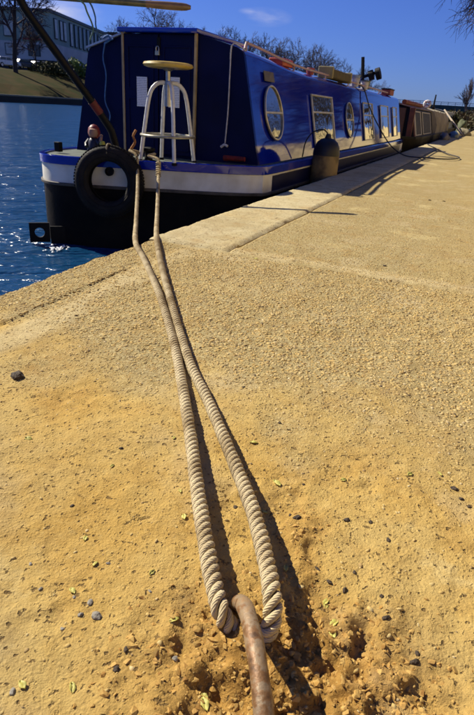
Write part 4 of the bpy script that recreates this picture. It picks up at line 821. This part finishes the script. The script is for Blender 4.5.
# unseen earth bank, height and colour set for its reflection in the cabin side
vs = []; yy = [-20+2.5*i for i in range(70)]; prof = [(4.6, -.05), (5.0, .6), (5.6, 1.8), (6.3, 3.0), (7.4, 3.6), (16, 3.8), (16.2, -.1)]
for y_ in yy:
    for i, (x, z) in enumerate(prof): vs.append((x+random.uniform(-.12, .12), y_, z+(random.uniform(-.08, .08) if i else 0)))
n = len(prof); m = MB(); m.add(vs, [(j*n+i, j*n+i+1, (j+1)*n+i+1, (j+1)*n+i) for j in range(len(yy)-1) for i in range(n-1)]); tag(m.build('unseen_earth_bank', mat('earth bank', (.55, .42, .17), .95, var=.4, vscale=.8, bump=.6, bscale=6), smooth=True), 'unseen earth bank inland of the quay, raised to reflect in the boat side', 'bank', kind='structure')
def bush(name, label, base, rx, ry, rz, n, ls, m_, seed, group=None):
    r = np.random.default_rng(seed); e_ = empty(name, base, label, 'bush', group)
    d = r.normal(size=(n, 3)); d /= np.linalg.norm(d, axis=1)[:,None]; rad = r.random(n)**.4
    lob = 1+.35*np.sin(d[:,0]*3.1+seed)*np.cos(d[:,1]*4.3+seed*2)
    P = d*rad[:,None]*lob[:,None]*np.array([rx, ry, rz]); P[:,2] = np.abs(P[:,2])*1.0
    a = r.normal(size=(n, 3)); a /= np.linalg.norm(a, axis=1)[:,None]; b = np.cross(a, r.normal(size=(n, 3))); b /= np.linalg.norm(b, axis=1)[:,None]
    s = ls*r.uniform(.6, 1.3, n)[:,None]; v = np.stack([P-a*s, P+b*s*.5, P+a*s, P-b*s*.5], 1).reshape(-1, 3)
    me = fastmesh('foliage', v, np.arange(4*n).reshape(-1, 4)); me.materials.append(m_); o = bpy.data.objects.new('foliage', me); COL.objects.link(o); o.parent = e_
    t = MB()
    for k in range(5): an = k*1.3; t.tube([(0, 0, -.1), (rx*.3*math.cos(an), ry*.3*math.sin(an), rz*.6)], [.03*rz, .012*rz], 4)
    s_ = t.build('stem', bark, None); s_.parent = e_; return e_
g1 = mat('olive leaves', (.070, .072, .014), .8, var=.5, vscale=2); g2 = mat('bright leaves', (.13, .19, .035), .7, var=.4, vscale=2); g3 = mat('brown scrub', (.10, .072, .028), .9, var=.5, vscale=2)
p = onx(58, 70, -65.5); bush('shrub', 'olive shrub on the slope beside the parked cars', (p[0], p[1], bankz(p[0])), 2.6, 4.5, 1.9, 1800, .28, g1, 2)
p = onx(77, 72, -66); bush('shrub', 'bright green shrub on the slope right by the cabin edge', (p[0], p[1], bankz(p[0])), 2, 2.4, 2.4, 1200, .28, g2, 3)
p = onx(66, 71, -66.5); bush('shrub', 'low brown shrub between olive and bright green shrubs', (p[0], p[1], bankz(p[0])), 1.6, 2, 1.5, 700, .28, g3, 4)
for i, (px, y_, w_, h_, c_) in enumerate(((447, 44, 1.0, 1.6, g1), (455, 50, 1.4, 1.9, g3), (462, 60, 1.6, 2.0, g1), (468, 75, 2.2, 2.4, g3), (474, 95, 3.2, 2.8, g1), (479, 120, 3.6, 3.4, g3), (470, 105, 4, 3.4, g1))):
    p = ony(px, 126, y_); bush('scrub', 'low brown green scrub bush along the far end of the quay', (p[0], y_, 0), w_*1.3, w_*2, h_*.62, 1200, .16+.04*i/6, c_, 20+i, 'scrub along the far quay')
# ------------------------------------------------------------------ footbridge of dark green girders
br = empty('girder_bridge', (-20, 230, -.6), 'long dark green girder bridge crossing far beyond the boats', 'bridge')
gb = mat('bridge green', (.018, .05, .045), .6, var=.3, vscale=.1); bz0, bz1 = 3.4, 6.6
tilt = lambda x: 0.0
m = MB(); m.box((-20, 230, 3.8), (150, .6, 3.0)); m.build('girder', gb, br); m = MB(); m.box((-20, 233, 3.2), (150, 5, .5)); m.build('deck', gb, br)
m = MB(); m.box((-20, 229.7, 6.3), (150, .15, .15)); m.box((-20, 229.7, 5.8), (150, .12, .12)); rl_ = m.build('railing', mat('railing green', (.10, .16, .18), .6), br)
for k in range(61): m = MB(); m.box((-94+2.46*k, 229.68, 5.8), (.14, .14, 1.05)); m.build('railing_post', MATS['railing green'], br)
for k in range(38): m = MB(); m.box((-94+4.0*k, 229.62, 3.8), (.22, .2, 2.98)); m.build('stiffener', gb, br)
for x in (-66, -30, 6): m = MB(); m.box((x, 232, .9), (2.2, 4.5, 4.4)); m.build('pier', mat('pier stone', (.25, .24, .2), .9, vscale=.5), br)
# ------------------------------------------------------------------ teal building
U = Vector((-.316, .949, 0)).normalized(); Wd = Vector((-.949, -.316, 0)).normalized(); K = Vector((-91.7, 110, 0))
bd_ = empty('office_building', K+U*20+Wd*18+Vector((0, 0, 3.9)), 'long teal panelled office building with tall windows behind the cars', 'building')
teal = mat('teal cladding', (.26, .38, .33), .6, var=.25, vscale=.25); pal = mat('pale render', (.52, .56, .54), .8, var=.2, vscale=.3); dkt = mat('dark plinth', (.03, .035, .04), .8); fin = mat('dark fin', (.02, .045, .05), .6)
def bp_(u, w_, z): return K+U*u+Wd*w_+Vector((0, 0, z))
def wallbox(name, m_, u0, u1, w0, w1, z0, z1, parent=bd_):
    m = MB(); m.quadbox([bp_(u0, w0, z0), bp_(u1, w0, z0), bp_(u1, w1, z0), bp_(u0, w1, z0)], (0, 0, z1-z0)); return m.build(name, m_, parent)
wallbox('plinth', dkt, .3, 54, .3, 44, 3.6, 7.2); wallbox('lower_wall', pal, 0, 54, 0, 44, 7.21, 10.6); wallbox('upper_wall', teal, .15, 54, .15, 44, 10.61, 16.4); wallbox('roof', mat('roof edge', (.10, .14, .14), .6), -.2, 54.2, -.2, 44.2, 16.41, 17.0)
wg = mat('pale window pane', (.52, .58, .55), .4, var=.3, vscale=1); wdk = mat('building glass', (.03, .05, .06), .15)  # even pale tone for some panes, dark tone for the rest
for k, u in enumerate((2.0, 5.2, 7.4)):
    f = wallbox('window', fin, u-.15, u+1.35, -.06, .14, 11.6, 15.6); wallbox('pane', wg, u, u+1.2, -.14, -.061, 11.8, 15.4, f)
for k in range(14):
    u = 11.5+3.0*k; f = wallbox('window', fin, u-.2, u+1.5, -.06, .14, 11.0, 15.9); wallbox('pane', wdk if k % 5 else wg, u+.1, u+1.2, -.12, -.061, 11.2, 15.7, f)
for k in range(7):
    w_ = 3+5.2*k
    for z0, z1 in ((8.0, 10.0), (11.6, 14.4)):
        f = wallbox('window', fin, -.06, .0 if z0 < 9 else .14, w_-.2, w_+2.6, z0-.15, z1+.15); wallbox('pane', wg if (k+int(z0)) % 3 == 0 else wdk, -.14, -.061, w_, w_+2.4, z0, z1, f)
wallbox('red_sign', mat('red sign', (.30, .03, .03), .5), -.2, -.07, 1.0, 6.5, 11.0, 11.35)
p = ony(104, 32, 190); m = MB()
ob = empty('brick_building', (p[0]-6, 196, bankz(p[0])), 'low dark brick building past the teal office block', 'building'); H_ = p[2]-.5
m.box((p[0]-6, 196, (H_+4)/2), (22, 12, H_-4)); m.build('wall', mat('dark brick', (.09, .07, .06), .9, vscale=.3), ob); m = MB(); m.box((p[0]-6, 196, H_+.25), (23, 13, .5)); m.build('roof', fin, ob)
for k in range(5): m = MB(); m.box((p[0]-14+4*k, 189.95, H_-3), (1.6, .2, 2)); m.build('window', wdk, ob)
# ------------------------------------------------------------------ parked cars on the far road
def car(label, base, rz, paint):
    e_ = empty('parked_car', base, label, 'car', 'cars parked on the far bank'); e_.rotation_euler = (0, 0, rz)
    def part(mb, name, m_, par=None, bevel=0, smooth=False):
        o = mb.build(name, m_, None, bevel=bevel, smooth=smooth); o.parent = par or e_; return o
    prof = [(-2.1, .35), (-2.15, .75), (-1.9, .95), (-1.1, 1.0), (.9, 1.0), (1.9, .85), (2.1, .65), (2.1, .35)]
    m = MB(); m.prism([(x, -.85, z) for x, z in prof], (0, 1.7, 0)); bo = part(m, 'body', paint, bevel=.08)
    cab = [(-1.75, .98), (-1.35, 1.42), (.25, 1.45), (1.0, .98)]
    m = MB(); m.prism([(x, -.74, z) for x, z in cab], (0, 1.48, 0)); part(m, 'cabin', paint, bevel=.06)
    for sgn in (-1, 1):
        for a in (((-1.5, 1.02), (-1.25, 1.36), (-.45, 1.38), (-.45, 1.02)), ((-.37, 1.02), (-.37, 1.38), (.2, 1.39), (.8, 1.02))):
            m = MB(); m.prism([(x, sgn*.745-.01, z) for x, z in a], (0, .02, 0)); part(m, 'window', wdk)
    m = MB(); m.quadbox([(1.03, -.62, 1.02), (1.03, .62, 1.02), (.36, .6, 1.40), (.36, -.6, 1.40)], (.03, 0, .03)); part(m, 'windscreen', wdk)
    for x in (-1.3, 1.3):
        for y_ in (-.8, .8):
            m = MB(); m.lathe([(.12, -.1), (.32, -.1), (.34, -.05), (.34, .05), (.32, .1), (.12, .1)], (x, y_, .34), 16, Matrix.Rotation(math.pi/2, 3, 'X')); w_ = part(m, 'wheel', darkm, smooth=True)
            m = MB(); m.lathe([(0, -.108), (.2, -.105), (.2, .105), (0, .108)], (x, y_, .34), 12, Matrix.Rotation(math.pi/2, 3, 'X')); part(m, 'rim', steel, w_)
    for y_ in (-.6, .6):
        m = MB(); m.box((2.1, y_, .68), (.05, .3, .14)); part(m, 'headlight', wdk)
    return e_
for px, lab, pt_ in ((41, 'silver hatchback parked beside the olive shrub', mat('silver paint', (.70, .71, .73), .4)), (25, 'dark blue car parked between white and silver cars', mat('dark blue paint', (.06, .09, .14), .25, coat=.6)), (6, 'white car parked beside the big bare tree', mat('white paint', (.75, .75, .74), .3, coat=.6))):
    p = onx(px, 64, -69); car(lab, (p[0], p[1], bankz(-69)+.02), math.radians(80), pt_)
# ------------------------------------------------------------------ foam where the stern drains
fo = mat('foam', (.8, .82, .82), .5, var=.2); m = MB(); r = random.Random(4)
for k in range(60):
    px, py = 56+r.gauss(0, 5), 248+r.gauss(0, 1.6); p = onz(px, py, WATER+.008); s_ = r.uniform(.004, .016); m.lathe([(0, -s_*.6), (s_, 0), (0, s_*.6)], p, 6)
tag(m.build('foam', fo), 'flecks of white foam on the water at the stern', 'foam', kind='stuff')
